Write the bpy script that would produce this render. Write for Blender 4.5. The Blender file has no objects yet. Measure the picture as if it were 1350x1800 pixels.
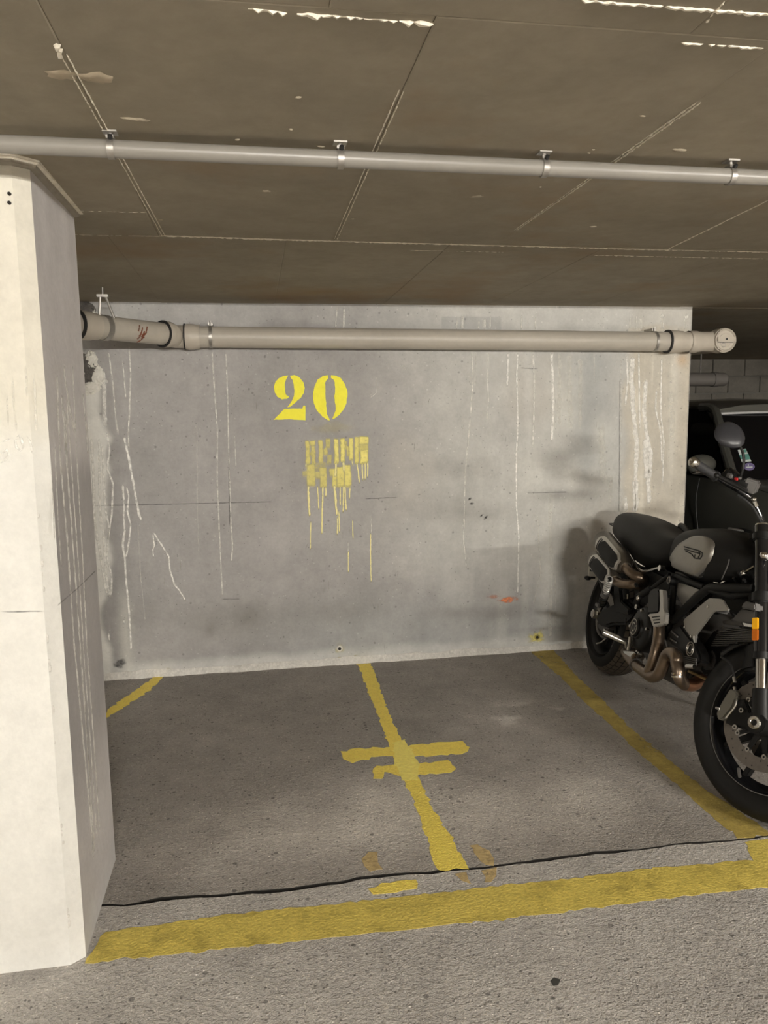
import bpy, bmesh, math, random
import numpy as np
from mathutils import Vector, Matrix
random.seed(7); RNG = np.random.default_rng(11)
scene = bpy.context.scene
C = scene.collection
PI = math.pi

# ------------------------------------------------------------------ camera (solved from the photograph's vanishing points)
EYE = Vector((0.0, 0.0, 1.47))
FPX, CX, CY = 1352.0, 675.0, 900.0
RW = Matrix(((0.98597, -0.03555, 0.16306), (-0.16633, -0.12874, 0.97763), (-0.01376, -0.99104, -0.13285)))  # image (right, down, forward) -> world
cam = bpy.data.cameras.new('camera'); camo = bpy.data.objects.new('camera', cam); C.objects.link(camo)
cam.sensor_fit = 'HORIZONTAL'; cam.sensor_width = 36.0; cam.lens = 36.0 * FPX / 1350.0; cam.clip_start = 0.05; cam.clip_end = 100
cm = Matrix((RW.col[0], -RW.col[1], -RW.col[2])).transposed().to_4x4(); cm.translation = EYE
camo.matrix_world = cm
scene.camera = camo

# ------------------------------------------------------------------ world and exposure
w = bpy.data.worlds.new('world'); scene.world = w; w.use_nodes = True
w.node_tree.nodes['Background'].inputs[0].default_value = (1.0, 0.93, 0.82, 1)
w.node_tree.nodes['Background'].inputs[1].default_value = 0.0
scene.view_settings.view_transform = 'Standard'; scene.view_settings.look = 'None'
scene.view_settings.gamma = 1.0; scene.view_settings.exposure = 0.0
scene.view_settings.use_curve_mapping = False
TUBE_STRENGTH = 1300.0
# fluorescent battens under the driving-lane ceiling: (x, y, strength factor)
LAMPS = [(3.3, -1.3, .80), (-3.0, -1.3, .35), (0.9, -6.4, 3.4)]

# ------------------------------------------------------------------ pixel -> place
def ray(px, py):
    return RW @ Vector((px - CX, py - CY, FPX))
def on_floor(px, py, z=0.0):
    d = ray(px, py); t = (z - EYE.z) / d.z; return EYE + d * t
def on_y(px, py, y):
    d = ray(px, py); return EYE + d * (y / d.y)
def on_x(px, py, x):
    d = ray(px, py); return EYE + d * (x / d.x)
YW = 4.315                                   # back wall face
def ceil_z(y): return 2.065 - 0.0100 * (y - 2.25)
def on_ceil(px, py, drop=0.0):
    p = on_floor(px, py, 2.05 - drop)
    for _ in range(4): p = on_floor(px, py, ceil_z(p.y) - drop)
    return p

# ------------------------------------------------------------------ numpy value noise
def vnoise(x, y, seed=0):
    rs = np.random.RandomState(seed); G = rs.rand(256, 256)
    xi = np.floor(x).astype(int); yi = np.floor(y).astype(int); fx = x - xi; fy = y - yi
    fx = fx * fx * (3 - 2 * fx); fy = fy * fy * (3 - 2 * fy)
    g = lambda a, b: G[a & 255, b & 255]
    return (g(xi, yi) * (1 - fx) + g(xi + 1, yi) * fx) * (1 - fy) + (g(xi, yi + 1) * (1 - fx) + g(xi + 1, yi + 1) * fx) * fy
def fbm(x, y, o=4, seed=0):
    s = 0; a = .5; t = 0
    for i in range(o): s = s + a * vnoise(x * 2 ** i + 17 * i, y * 2 ** i + 9 * i, seed + i); t += a; a *= .5
    return s / t
def sstep(a, b, v):
    t = np.clip((v - a) / (b - a), 0, 1); return t * t * (3 - 2 * t)

# ------------------------------------------------------------------ materials
def srgb(r, g, b):
    f = lambda c: (c / 255) / 12.92 if c / 255 <= .04045 else ((c / 255 + .055) / 1.055) ** 2.4
    return (f(r), f(g), f(b))
MATS = {}
def mat(name, col, rough=.6, metal=0.0, var=None, bump=None, attr=False, spec=.5, coat=0.0, wear=None, emit=None, bump2=None, tint=None, specks=None, soft=False):
    """procedural material: var=(scale, amount) colour mottling, bump=(scale, distance) relief, wear=(scale, lo, hi) worn-through paint"""
    m = bpy.data.materials.new(name); m.use_nodes = True; nt = m.node_tree; N = nt.nodes; L = nt.links
    b = N['Principled BSDF']; out = N['Material Output']
    b.inputs['Base Color'].default_value = (*col, 1); b.inputs['Roughness'].default_value = rough; b.inputs['Metallic'].default_value = metal
    b.inputs['Specular IOR Level'].default_value = spec
    if coat: b.inputs['Coat Weight'].default_value = coat; b.inputs['Coat Roughness'].default_value = .08
    geo = N.new('ShaderNodeNewGeometry')
    csock = None
    if attr:
        a = N.new('ShaderNodeAttribute'); a.attribute_name = 'Col'; csock = a.outputs['Color']
    def noise(scale, det=6, rg=.6):
        n = N.new('ShaderNodeTexNoise'); n.inputs['Scale'].default_value = scale; n.inputs['Detail'].default_value = det
        n.inputs['Roughness'].default_value = rg; L.new(geo.outputs['Position'], n.inputs['Vector']); return n
    if var:
        for i, (sc, am) in enumerate(var if isinstance(var, list) else [var]):
            n = noise(sc, 8, .65)
            mr = N.new('ShaderNodeMapRange'); mr.inputs['From Min'].default_value = .25; mr.inputs['From Max'].default_value = .75
            mr.inputs['To Min'].default_value = 1 - am; mr.inputs['To Max'].default_value = 1 + am
            L.new(n.outputs['Fac'], mr.inputs['Value'])
            mx = N.new('ShaderNodeMix'); mx.data_type = 'RGBA'; mx.blend_type = 'MULTIPLY'; mx.inputs[0].default_value = 1
            if csock: L.new(csock, mx.inputs[6])
            else: mx.inputs[6].default_value = (*col, 1)
            L.new(mr.outputs['Result'], mx.inputs[7]); csock = mx.outputs[2]
    if tint:
        col2, sc, lo, hi = tint
        n = noise(sc, 5, .6); mr = N.new('ShaderNodeMapRange'); mr.inputs['From Min'].default_value = lo; mr.inputs['From Max'].default_value = hi
        L.new(n.outputs['Fac'], mr.inputs['Value'])
        mx = N.new('ShaderNodeMix'); mx.data_type = 'RGBA'; L.new(mr.outputs['Result'], mx.inputs[0])
        if csock: L.new(csock, mx.inputs[6])
        else: mx.inputs[6].default_value = (*col, 1)
        mx.inputs[7].default_value = (*col2, 1); csock = mx.outputs[2]
    if specks:
        for sc, thr, mul in specks:
            v = N.new('ShaderNodeTexVoronoi'); v.inputs['Scale'].default_value = sc; L.new(geo.outputs['Position'], v.inputs['Vector'])
            sp = N.new('ShaderNodeSeparateColor'); L.new(v.outputs['Color'], sp.inputs[0])
            g1 = N.new('ShaderNodeMath'); g1.operation = 'GREATER_THAN'; g1.inputs[1].default_value = thr; L.new(sp.outputs[0], g1.inputs[0])
            g2 = N.new('ShaderNodeMapRange'); g2.inputs['From Min'].default_value = .42; g2.inputs['From Max'].default_value = .28; L.new(v.outputs['Distance'], g2.inputs['Value'])
            g3 = N.new('ShaderNodeMath'); g3.operation = 'MULTIPLY'; L.new(g1.outputs[0], g3.inputs[0]); L.new(g2.outputs['Result'], g3.inputs[1])
            mx = N.new('ShaderNodeMix'); mx.data_type = 'RGBA'; mx.blend_type = 'MULTIPLY'; L.new(g3.outputs[0], mx.inputs[0])
            if csock: L.new(csock, mx.inputs[6])
            else: mx.inputs[6].default_value = (*col, 1)
            mx.inputs[7].default_value = (mul, mul, mul, 1); csock = mx.outputs[2]
    if csock: L.new(csock, b.inputs['Base Color'])
    prev = None
    for bp in (bump, bump2):
        if bp:
            sc, dist = bp[0], bp[1]
            if len(bp) > 2 and bp[2] == 'cell':
                n = N.new('ShaderNodeTexVoronoi'); n.feature = 'DISTANCE_TO_EDGE'; n.inputs['Scale'].default_value = sc
                tc = N.new('ShaderNodeTexCoord'); L.new(tc.outputs['Object'], n.inputs['Vector'])
                mr = N.new('ShaderNodeMapRange'); mr.inputs['From Max'].default_value = .08; L.new(n.outputs['Distance'], mr.inputs['Value']); hs = mr.outputs['Result']
            elif len(bp) > 2 and bp[2] == 'pit':
                n = N.new('ShaderNodeTexVoronoi'); n.inputs['Scale'].default_value = sc; L.new(geo.outputs['Position'], n.inputs['Vector'])
                mr = N.new('ShaderNodeMapRange'); mr.inputs['From Max'].default_value = .22; L.new(n.outputs['Distance'], mr.inputs['Value']); hs = mr.outputs['Result']
            else:
                n = noise(sc, 4, .55); hs = n.outputs['Fac']
            bn = N.new('ShaderNodeBump'); bn.inputs['Strength'].default_value = 1.0; bn.inputs['Distance'].default_value = dist
            L.new(hs, bn.inputs['Height'])
            if prev: L.new(prev, bn.inputs['Normal'])
            prev = bn.outputs['Normal']
    if prev: L.new(prev, b.inputs['Normal'])
    if wear:
        sc, lo, hi = wear[:3]
        n = noise(sc, 6, .7); mr = N.new('ShaderNodeMapRange'); mr.inputs['From Min'].default_value = lo; mr.inputs['From Max'].default_value = hi
        if len(wear) > 3: mr.inputs['To Max'].default_value = wear[3]
        L.new(n.outputs['Fac'], mr.inputs['Value'])
        fac = mr.outputs['Result']
        if soft:
            at = N.new('ShaderNodeAttribute'); at.attribute_name = 'A'; mu = N.new('ShaderNodeMath'); mu.operation = 'MULTIPLY'
            L.new(at.outputs['Fac'], mu.inputs[0]); L.new(fac, mu.inputs[1]); fac = mu.outputs[0]
        tr = N.new('ShaderNodeBsdfTransparent'); ms = N.new('ShaderNodeMixShader')
        L.new(fac, ms.inputs[0]); L.new(tr.outputs[0], ms.inputs[1]); L.new(b.outputs[0], ms.inputs[2]); L.new(ms.outputs[0], out.inputs['Surface'])
    if emit:
        b.inputs['Emission Color'].default_value = (*emit[0], 1); b.inputs['Emission Strength'].default_value = emit[1]
    MATS[name] = m; return m
M = MATS

# ------------------------------------------------------------------ mesh building
class MB:
    def __init__(s): s.v = []; s.f = []
    def add(s, vs, fs):
        o = len(s.v); s.v += [tuple(p) for p in vs]; s.f += [tuple(i + o for i in f) for f in fs]; return s
    def box(s, c, size, rot=None):
        c = Vector(c); hx, hy, hz = [q / 2 for q in size]
        vs = [Vector((x, y, z)) for x in (-hx, hx) for y in (-hy, hy) for z in (-hz, hz)]
        if rot is not None: vs = [rot @ q for q in vs]
        return s.add([c + q for q in vs], [(0, 1, 3, 2), (4, 6, 7, 5), (0, 4, 5, 1), (2, 3, 7, 6), (0, 2, 6, 4), (1, 5, 7, 3)])
    def prism(s, pts, off):
        """polygon (3D points) extruded by vector off"""
        n = len(pts); off = Vector(off); a = [Vector(p) for p in pts]
        vs = a + [p + off for p in a]
        return s.add(vs, [tuple(range(n)), tuple(range(2 * n - 1, n - 1, -1))] + [(i, n + i, n + (i + 1) % n, (i + 1) % n) for i in range(n)])
    def rings(s, rs, cap=True, closed=False):
        n = len(rs[0]); vs = [p for r in rs for p in r]; fs = []
        m = len(rs)
        for k in range(m if closed else m - 1):
            k2 = (k + 1) % m
            for i in range(n): fs.append((k * n + i, k * n + (i + 1) % n, k2 * n + (i + 1) % n, k2 * n + i))
        if cap and not closed: fs += [tuple(range(n - 1, -1, -1)), tuple((m - 1) * n + i for i in range(n))]
        return s.add(vs, fs)
    def tube(s, path, r, seg=12, cap=True, smooth=0):
        P = [Vector(p) for p in path]
        R = list(r) if hasattr(r, '__len__') else [r] * len(P)
        if smooth and len(P) > 2:
            Q = []; RR = []
            for i in range(len(P) - 1):
                p0 = P[max(i - 1, 0)]; p1 = P[i]; p2 = P[i + 1]; p3 = P[min(i + 2, len(P) - 1)]
                for k in range(smooth):
                    t = k / smooth
                    Q.append(.5 * ((2 * p1) + (p2 - p0) * t + (2 * p0 - 5 * p1 + 4 * p2 - p3) * t * t + (-p0 + 3 * p1 - 3 * p2 + p3) * t ** 3)); RR.append(R[i] * (1 - t) + R[i + 1] * t)
            Q.append(P[-1]); RR.append(R[-1]); P, R = Q, RR
        rs = []; prev = None
        for i, p in enumerate(P):
            d = (P[min(i + 1, len(P) - 1)] - P[max(i - 1, 0)]).normalized()
            if prev is None:
                u = d.orthogonal().normalized()
            else:
                u = prev - d * prev.dot(d); u = u.normalized() if u.length > 1e-6 else d.orthogonal().normalized()
            prev = u; v = d.cross(u)
            rs.append([p + (u * math.cos(a) + v * math.sin(a)) * R[i] for a in [2 * PI * k / seg for k in range(seg)]])
        return s.rings(rs, cap)
    def lathe(s, prof, c, axis, seg=32, closed=False, cap=True):
        """prof: (distance along axis, radius)"""
        c = Vector(c); ax = Vector(axis).normalized(); u = ax.orthogonal().normalized(); v = ax.cross(u)
        rs = [[c + ax * a + (u * math.cos(t) + v * math.sin(t)) * max(r, 1e-5) for t in [2 * PI * k / seg for k in range(seg)]] for a, r in prof]
        return s.rings(rs, cap, closed)
    def ellipsoid(s, c, rad, seg=20, rings=12, rot=None):
        c = Vector(c); rs = []
        for k in range(rings + 1):
            ph = -PI / 2 + PI * k / rings; cr = max(math.cos(ph), 1e-4)
            ring = []
            for i in range(seg):
                t = 2 * PI * i / seg; q = Vector((rad[0] * cr * math.cos(t), rad[1] * cr * math.sin(t), rad[2] * math.sin(ph)))
                ring.append(c + (rot @ q if rot is not None else q))
            rs.append(ring)
        return s.rings(rs)
    def build(s, name, m, parent=None, bevel=0, smooth=35, basis=None, weld=False):
        me = bpy.data.meshes.new(name); me.from_pydata(s.v, [], s.f)
        bm = bmesh.new(); bm.from_mesh(me)
        if weld: bmesh.ops.remove_doubles(bm, verts=bm.verts, dist=1e-4)
        bmesh.ops.recalc_face_normals(bm, faces=bm.faces)
        if bevel:
            es = [e for e in bm.edges if len(e.link_faces) == 2 and e.calc_face_angle() > .5]
            bmesh.ops.bevel(bm, geom=es, offset=bevel, segments=2, affect='EDGES', clamp_overlap=True)
        bm.to_mesh(me); bm.free()
        if smooth:
            for p in me.polygons: p.use_smooth = True
            me.set_sharp_from_angle(angle=math.radians(smooth))
        me.materials.append(M[m] if isinstance(m, str) else m)
        o = bpy.data.objects.new(name, me); C.objects.link(o)
        if parent: o.parent = parent
        if basis is not None: o.matrix_basis = basis
        return o
def empty(name, loc=(0, 0, 0), rot=(0, 0, 0)):
    o = bpy.data.objects.new(name, None); C.objects.link(o); o.location = loc; o.rotation_euler = rot; o.empty_display_size = .1; return o
def tag(o, label=None, cat=None, group=None, kind=None):
    if label: o['label'] = label
    if cat: o['category'] = cat
    if group: o['group'] = group
    if kind: o['kind'] = kind
    return o
def grid(name, xs, ys, fn, colfn, m, parent=None):
    """surface over two parameter arrays; fn -> xyz arrays, colfn -> rgb arrays (surface colours, painted wall shadows included)"""
    A, B = np.meshgrid(xs, ys, indexing='ij'); X, Y, Z = fn(A, B); nx, ny = A.shape
    co = np.stack([X, Y, Z], -1).reshape(-1, 3)
    idx = np.arange(nx * ny).reshape(nx, ny)
    fs = np.stack([idx[:-1, :-1], idx[1:, :-1], idx[1:, 1:], idx[:-1, 1:]], -1).reshape(-1, 4)
    me = bpy.data.meshes.new(name); me.vertices.add(len(co)); me.vertices.foreach_set('co', co.ravel())
    me.loops.add(fs.size); me.loops.foreach_set('vertex_index', fs.ravel()); me.polygons.add(len(fs))
    me.polygons.foreach_set('loop_start', np.arange(0, fs.size, 4)); me.update(calc_edges=True)
    rgb = colfn(X, Y, Z).reshape(-1, 3); a = me.color_attributes.new('Col', 'FLOAT_COLOR', 'POINT')
    a.data.foreach_set('color', np.concatenate([rgb, np.ones((len(rgb), 1))], 1).astype(np.float32).ravel())
    me.materials.append(M[m]); o = bpy.data.objects.new(name, me); C.objects.link(o)
    if parent: o.parent = parent
    return o

# ------------------------------------------------------------------ surface materials
mat('concrete_wall', (.4, .39, .37), .82, var=[(3.0, .12), (14, .10), (60, .07)], bump=(45, .0012), attr=True, spec=.3, specks=[(55, .985, .68), (120, .985, .62), (90, .985, 1.25)])
mat('concrete_pillar', (.60, .58, .53), .8, var=[(2.5, .10), (11, .07), (70, .05)], bump=(40, .0012), attr=True, spec=.3)
mat('concrete_floor', (.2, .19, .17), .78, var=[(2.0, .12), (9, .14), (60, .20), (140, .22)], bump=(60, .013), bump2=(170, .008), attr=True, spec=.35, specks=[(95, .93, .45), (160, .95, 1.7), (45, .98, .5)])
mat('concrete_ceiling', (.31, .272, .208), .8, var=[(1.3, .14), (6, .12), (25, .07)], bump=(30, .0008), spec=.3, tint=((.29, .20, .115), 1.1, .53, .76))
mat('concrete_dark', (.20, .19, .17), .85, var=[(3, .15)], bump=(30, .001))
mat('crack_dirt', (.02, .018, .015), .95)
mat('seam_fin', (.80, .74, .62), .8, var=(60, .2), bump=(150, .001))
mat('mortar', (.60, .58, .54), .85, var=[(20, .15), (80, .15)], bump=(60, .008))
mat('rough_concrete', (.13, .12, .11), .9, var=[(40, .5)], bump=(50, .02))
mat('mortar_white', (.78, .76, .70), .85, var=[(30, .12)], bump=(60, .006))
mat('yellow_new', (.98, .78, .14), .62, var=[(30, .10), (110, .14)], bump=(90, .006), bump2=(170, .004), wear=(70, .22, .34))
mat('yellow_faded', (.74, .59, .13), .66, var=[(5, .16), (60, .13), (120, .13)], bump=(110, .004), wear=(9, .12, .50, .95))
mat('yellow_worn', (.60, .46, .12), .66, var=[(5, .18), (60, .15), (120, .15)], bump=(110, .004), wear=(7, .10, .68, .85))
mat('yellow_ghost', (.66, .50, .24), .7, var=[(30, .15)], bump=(70, .004), wear=(40, .2, .5, .8))
mat('yellow_stencil', (.94, .87, .05), .6, var=[(40, .07)], bump=(120, .0006), spec=.35)
mat('yellow_spray', (.90, .80, .24), .7, var=[(50, .12)], wear=(45, .05, .48, .95), soft=True)
mat('yellow_drip', (.86, .78, .36), .6, wear=(60, .05, .45, .95), soft=True)
mat('lime_drip', (.82, .80, .74), .75, var=[(50, .1)], wear=(25, .15, .70, .85), soft=True)
mat('lime_soft', (.76, .74, .68), .8, var=[(40, .1)], wear=(20, .15, .85, .6), soft=True)
mat('lime_bright', (.87, .85, .80), .75, bump=(120, .001), wear=(35, .18, .60, .95), soft=True)
mat('dark_scuff', (.06, .06, .06), .8, wear=(60, .15, .5, .85), soft=True)
mat('dark_line', (.16, .16, .17), .9, wear=(14, .2, .7, .7), soft=True)
mat('orange_mark', (.78, .25, .10), .7, wear=(45, .20, .62, .9), soft=True)
mat('damp_grey', (.10, .10, .10), .8, wear=(45, .15, .6, .8), soft=True)
mat('yellow_mist', (.80, .70, .18), .7, wear=(45, .15, .6, .8), soft=True)
mat('yellow_pale', (.98, .84, .20), .6, var=(60, .12), bump=(70, .004))
mat('rust', (.20, .06, .03), .85, wear=(60, .30, .5, .9))

# ------------------------------------------------------------------ floor: two slabs with an open joint between them
def cpx(x, y): return (x * .5185, 1400 + y * .5185)
def dpx(x, y): return (800 + x * .4074, 1350 + y * .4074)
crk = [cpx(*q) for q in [(350, 368), (420, 372), (540, 352), (700, 340), (830, 328), (940, 318), (1080, 300), (1180, 285), (1300, 270)]] + \
      [dpx(*q) for q in [(0, 440), (150, 428), (280, 405), (420, 395), (520, 380), (700, 358), (850, 345), (1000, 325), (1200, 310), (1350, 292)]]
CK = np.array([tuple(on_floor(*q))[:2] for q in crk])
def crack_y(x):
    return np.interp(x, CK[:, 0], CK[:, 1]) + (fbm(x * 14 + 40, x * 0 + 3, 3, 5) - .5) * .016
def crack_w(x): return .0038 + .0055 * vnoise(x * 9 + 5, x * 0 + 2, 9) * np.interp(x, [-.5, .5, 1.7], [1.3, 1.2, .6])
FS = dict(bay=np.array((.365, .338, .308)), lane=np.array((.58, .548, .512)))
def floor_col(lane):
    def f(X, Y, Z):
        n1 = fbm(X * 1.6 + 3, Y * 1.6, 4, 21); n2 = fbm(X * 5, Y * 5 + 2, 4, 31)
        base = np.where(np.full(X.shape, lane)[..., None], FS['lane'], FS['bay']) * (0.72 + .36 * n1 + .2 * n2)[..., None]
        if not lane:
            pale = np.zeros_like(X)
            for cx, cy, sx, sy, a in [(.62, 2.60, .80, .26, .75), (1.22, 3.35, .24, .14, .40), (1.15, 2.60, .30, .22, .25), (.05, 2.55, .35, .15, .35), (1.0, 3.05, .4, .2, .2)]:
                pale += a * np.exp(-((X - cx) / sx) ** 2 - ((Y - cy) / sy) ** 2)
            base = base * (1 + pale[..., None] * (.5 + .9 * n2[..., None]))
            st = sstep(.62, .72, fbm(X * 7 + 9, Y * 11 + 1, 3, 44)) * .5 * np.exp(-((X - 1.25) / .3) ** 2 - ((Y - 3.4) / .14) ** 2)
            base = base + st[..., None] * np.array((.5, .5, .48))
        else:
            d = sstep(.66, .80, fbm(X * 3, Y * 3, 4, 55)) * .35
            base = base * (1 - d[..., None] * .6)
        return base
    return f
nb = np.r_[np.linspace(-6, -1.3, 24)[:-1], np.arange(-1.3, 3.3, .016), np.linspace(3.3, 8, 24)]
vb = np.linspace(0, 1, 130)
def bay_fn(A, B):
    c0 = crack_y(A) + crack_w(A); t = np.clip(B / .9, 0, 1); u = np.clip((B - .9) / .1, 0, 1)
    return A, np.where(B <= .9, c0 + (4.4 - c0) * t, 4.4 + (8.6 - 4.4) * u), A * 0
def lane_fn(A, B):
    c0 = crack_y(A) - crack_w(A); t = np.clip(B / .8, 0, 1); u = np.clip((B - .8) / .2, 0, 1)
    return A, np.where(B <= .8, c0 + (.9 - c0) * t, 0.9 + (-11.0 - .9) * u), A * 0
floor = tag(empty('floor'), 'worn concrete car park floor with a cracked joint', None, None, 'structure')
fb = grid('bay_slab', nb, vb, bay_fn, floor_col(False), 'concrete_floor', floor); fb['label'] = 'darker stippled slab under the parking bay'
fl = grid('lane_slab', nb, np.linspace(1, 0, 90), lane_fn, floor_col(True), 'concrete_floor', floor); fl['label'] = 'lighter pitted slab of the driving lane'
cr = MB(); xs = np.linspace(-2, 3.4, 260); cy_ = crack_y(xs); cw = crack_w(xs) + .002
cr.add([(x, y - w_, -.02) for x, y, w_ in zip(xs, cy_, cw)] + [(x, y + w_, -.02) for x, y, w_ in zip(xs, cy_, cw)] + [(x, y - w_, -.0005) for x, y, w_ in zip(xs, cy_, cw)] + [(x, y + w_, -.0005) for x, y, w_ in zip(xs, cy_, cw)],
       [(i, i + 1, 261 + i, 260 + i) for i in range(259)] + [(520 + i, 521 + i, i + 1, i) for i in range(259)] + [(260 + i, 261 + i, 781 + i, 780 + i) for i in range(259)])
cr.build('joint_crack', 'crack_dirt', floor)
MB().add([(-6, -11, -.05), (8, -11, -.05), (8, 8.6, -.05), (-6, 8.6, -.05)], [(0, 1, 2, 3)]).build('sub_base', 'concrete_dark', floor)

# ------------------------------------------------------------------ ceiling slab with board-marked panels
ceiling = MB().prism([(-6, -11, ceil_z(-11) + .012), (8, -11, ceil_z(-11) + .012), (8, 8.6, ceil_z(8.6) + .012), (-6, 8.6, ceil_z(8.6) + .012)], (0, 0, .2)).build('ceiling', 'concrete_ceiling', None, smooth=0)
tag(ceiling, 'low brown concrete ceiling slab with formwork panel marks', None, None, 'structure')
PW, PL = .595, 1.545
yrows = [2.80 + PL * k for k in range(-10, 5)]
for r, y0 in enumerate(yrows[:-1]):
    y1 = yrows[r + 1]
    if y0 > 8.4 : continue
    off = -.292 if r % 2 == 1 else -.46
    k = -9
    while off + k * PW < 7.5:
        x0 = off + k * PW; x1 = x0 + PW; k += 1
        if x1 < -5.9: continue
        if x0 > 7.9 or y1 < -1.8: continue
        g = .0003; xa, xb, ya, yb = max(x0, -6) + g, min(x1, 8) - g, max(y0, -11) + g, min(y1, 8.6) - g
        dz = random.uniform(-.0012, .0012)
        b_ = MB(); e = .003; z = lambda y: ceil_z(y) + dz
        b_.rings([[(xa, ya, z(ya) + .012), (xb, ya, z(ya) + .012), (xb, yb, z(yb) + .012), (xa, yb, z(yb) + .012)],
                  [(xa, ya, z(ya) + .0008), (xb, ya, z(ya) + .0015), (xb, yb, z(yb) + .0008), (xa, yb, z(yb) + .0008)],
                  [(xa + e, ya + e, z(ya)), (xb - e, ya + e, z(ya)), (xb - e, yb - e, z(yb)), (xa + e, yb - e, z(yb))]])
        b_.build('formwork_panel', 'concrete_ceiling', ceiling, smooth=0)
def fin(p0, p1, w=.006, h=.004, gap=.0, seg=.007, name='formwork_seam', m='seam_fin', rag=.6, double=False, lift=0):
    """ragged ridge of cement left by a formwork joint, hanging from the ceiling between two points"""
    p0, p1 = Vector(p0), Vector(p1); n = max(2, int((p1 - p0).length / seg)); d = (p1 - p0).normalized(); s = Vector((-d.y, d.x, 0)).normalized()
    mb = MB()
    for off in ((-w * .9, w * .9) if double else (0,)):
        rs = []
        for i in range(n + 1):
            p = p0 + (p1 - p0) * (i / n); p.z = ceil_z(p.y)
            ww = w * (1 - rag + rag * 2 * random.random() * .8) * (.45 if double else 1); hh = h * (.4 + .9 * random.random()) if random.random() > gap else .0004
            if i in (0, n): ww *= .3; hh *= .2
            q = p + s * (off + w * .25 * (random.random() - .5))
            rs.append([q - s * ww / 2 + Vector((0, 0, .002)), q - s * ww * .3 - Vector((0, 0, hh)), q + s * ww * .3 - Vector((0, 0, hh)), q + s * ww / 2 + Vector((0, 0, .002))])
        mb.rings(rs)
    return mb.build(name, m, ceiling, smooth=0)
Cc = lambda x, y: on_ceil(x, y)
fin(Cc(98, 75), Cc(108, 100), .012, .005)
fin(Cc(112, 95), Cc(288, 415), .0055, .003, .05, double=True)
fin(Cc(706, 158), Cc(590, 420), .0055, .003, .05, double=True)
fin(Cc(1228, 180), Cc(905, 405), .005, .0028, .1, double=True)
fin(Cc(1400, 328), Cc(1170, 440), .004, .0022, .2)
fin(Cc(127, 412), Cc(288, 415), .004, .0018, .2)
fin(Cc(127, 370), Cc(258, 373), .004, .0018, .2)
fin(Cc(286, 414), Cc(600, 424), .008, .004)
fin(Cc(600, 424), Cc(1180, 439), .007, .0035)
fin(Cc(1180, 439), Cc(1560, 447), .005, .003)
fin(Cc(720, 440), Cc(890, 443), .003, .0015, .4)
fin(Cc(1040, 448), Cc(1500, 458), .004, .0025, .1)
fin(Cc(436, 15), Cc(505, 23), .009, .004, .3); fin(Cc(522, 24), Cc(575, 28), .011, .006, .1); fin(Cc(560, 26), Cc(640, 32), .006, .004, .4)
fin(Cc(640, 33), Cc(700, 37), .005, .003, .5); fin(Cc(702, 36), Cc(762, 42), .012, .006, .05)
fin(Cc(1022, -1), Cc(1400, 28), .008, .004, .04)
fin(Cc(1196, 74), Cc(1345, 84), .006, .0035, .2); fin(Cc(1240, 40), Cc(1275, 0), .006, .003, .5)
# chips and cement splashes on the ceiling
def splash(px, py, rx, ry, m='seam_fin', a=0.3):
    c = on_ceil(px, py); mb = MB(); n = 14
    ring = []
    for i in range(n):
        t = 2 * PI * i / n; q = .75 + .5 * random.random()
        ring.append((rx * q * math.cos(t), ry * q * math.sin(t)))
    R = Matrix.Rotation(a, 2)
    rs = []
    for s_, dz in ((1, .001), (.8, -.002), (.35, -.003)):
        rs.append([Vector((c.x + (R @ Vector(q))[0] * s_, c.y + (R @ Vector(q))[1] * s_, ceil_z(c.y) + dz)) for q in ring])
    mb.rings(rs).build('cement_splash', m, ceiling, smooth=60)
mat('splash_tone', (.36, .31, .23), .8, var=(60, .2), bump=(120, .002))
mat('splash_pale', (.44, .37, .27), .8, var=(30, .2))
for px, py, rx, ry in [(240, 210, .028, .010), (838, 345, .020, .012), (1195, 264, .018, .008), (468, 336, .014, .010), (282, 386, .008, .004), (1130, 203, .008, .004), (565, 257, .010, .004), (710, 270, .006, .003), (697, 485, .010, .006), (1035, 268, .005, .003), (1043, 262, .004, .003), (418, 245, .006, .003), (525, 171, .007, .005), (950, 328, .004, .003), (620, 384, .005, .005), (1043, 398, .012, .004), (512, 227, .004, .003)]:
    splash(px, py, rx, ry, 'splash_tone', random.uniform(-.4, .4))
splash(170, 136, .035, .022, 'splash_pale', .05); splash(110, 131, .03, .022, 'splash_pale', .05)

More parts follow.
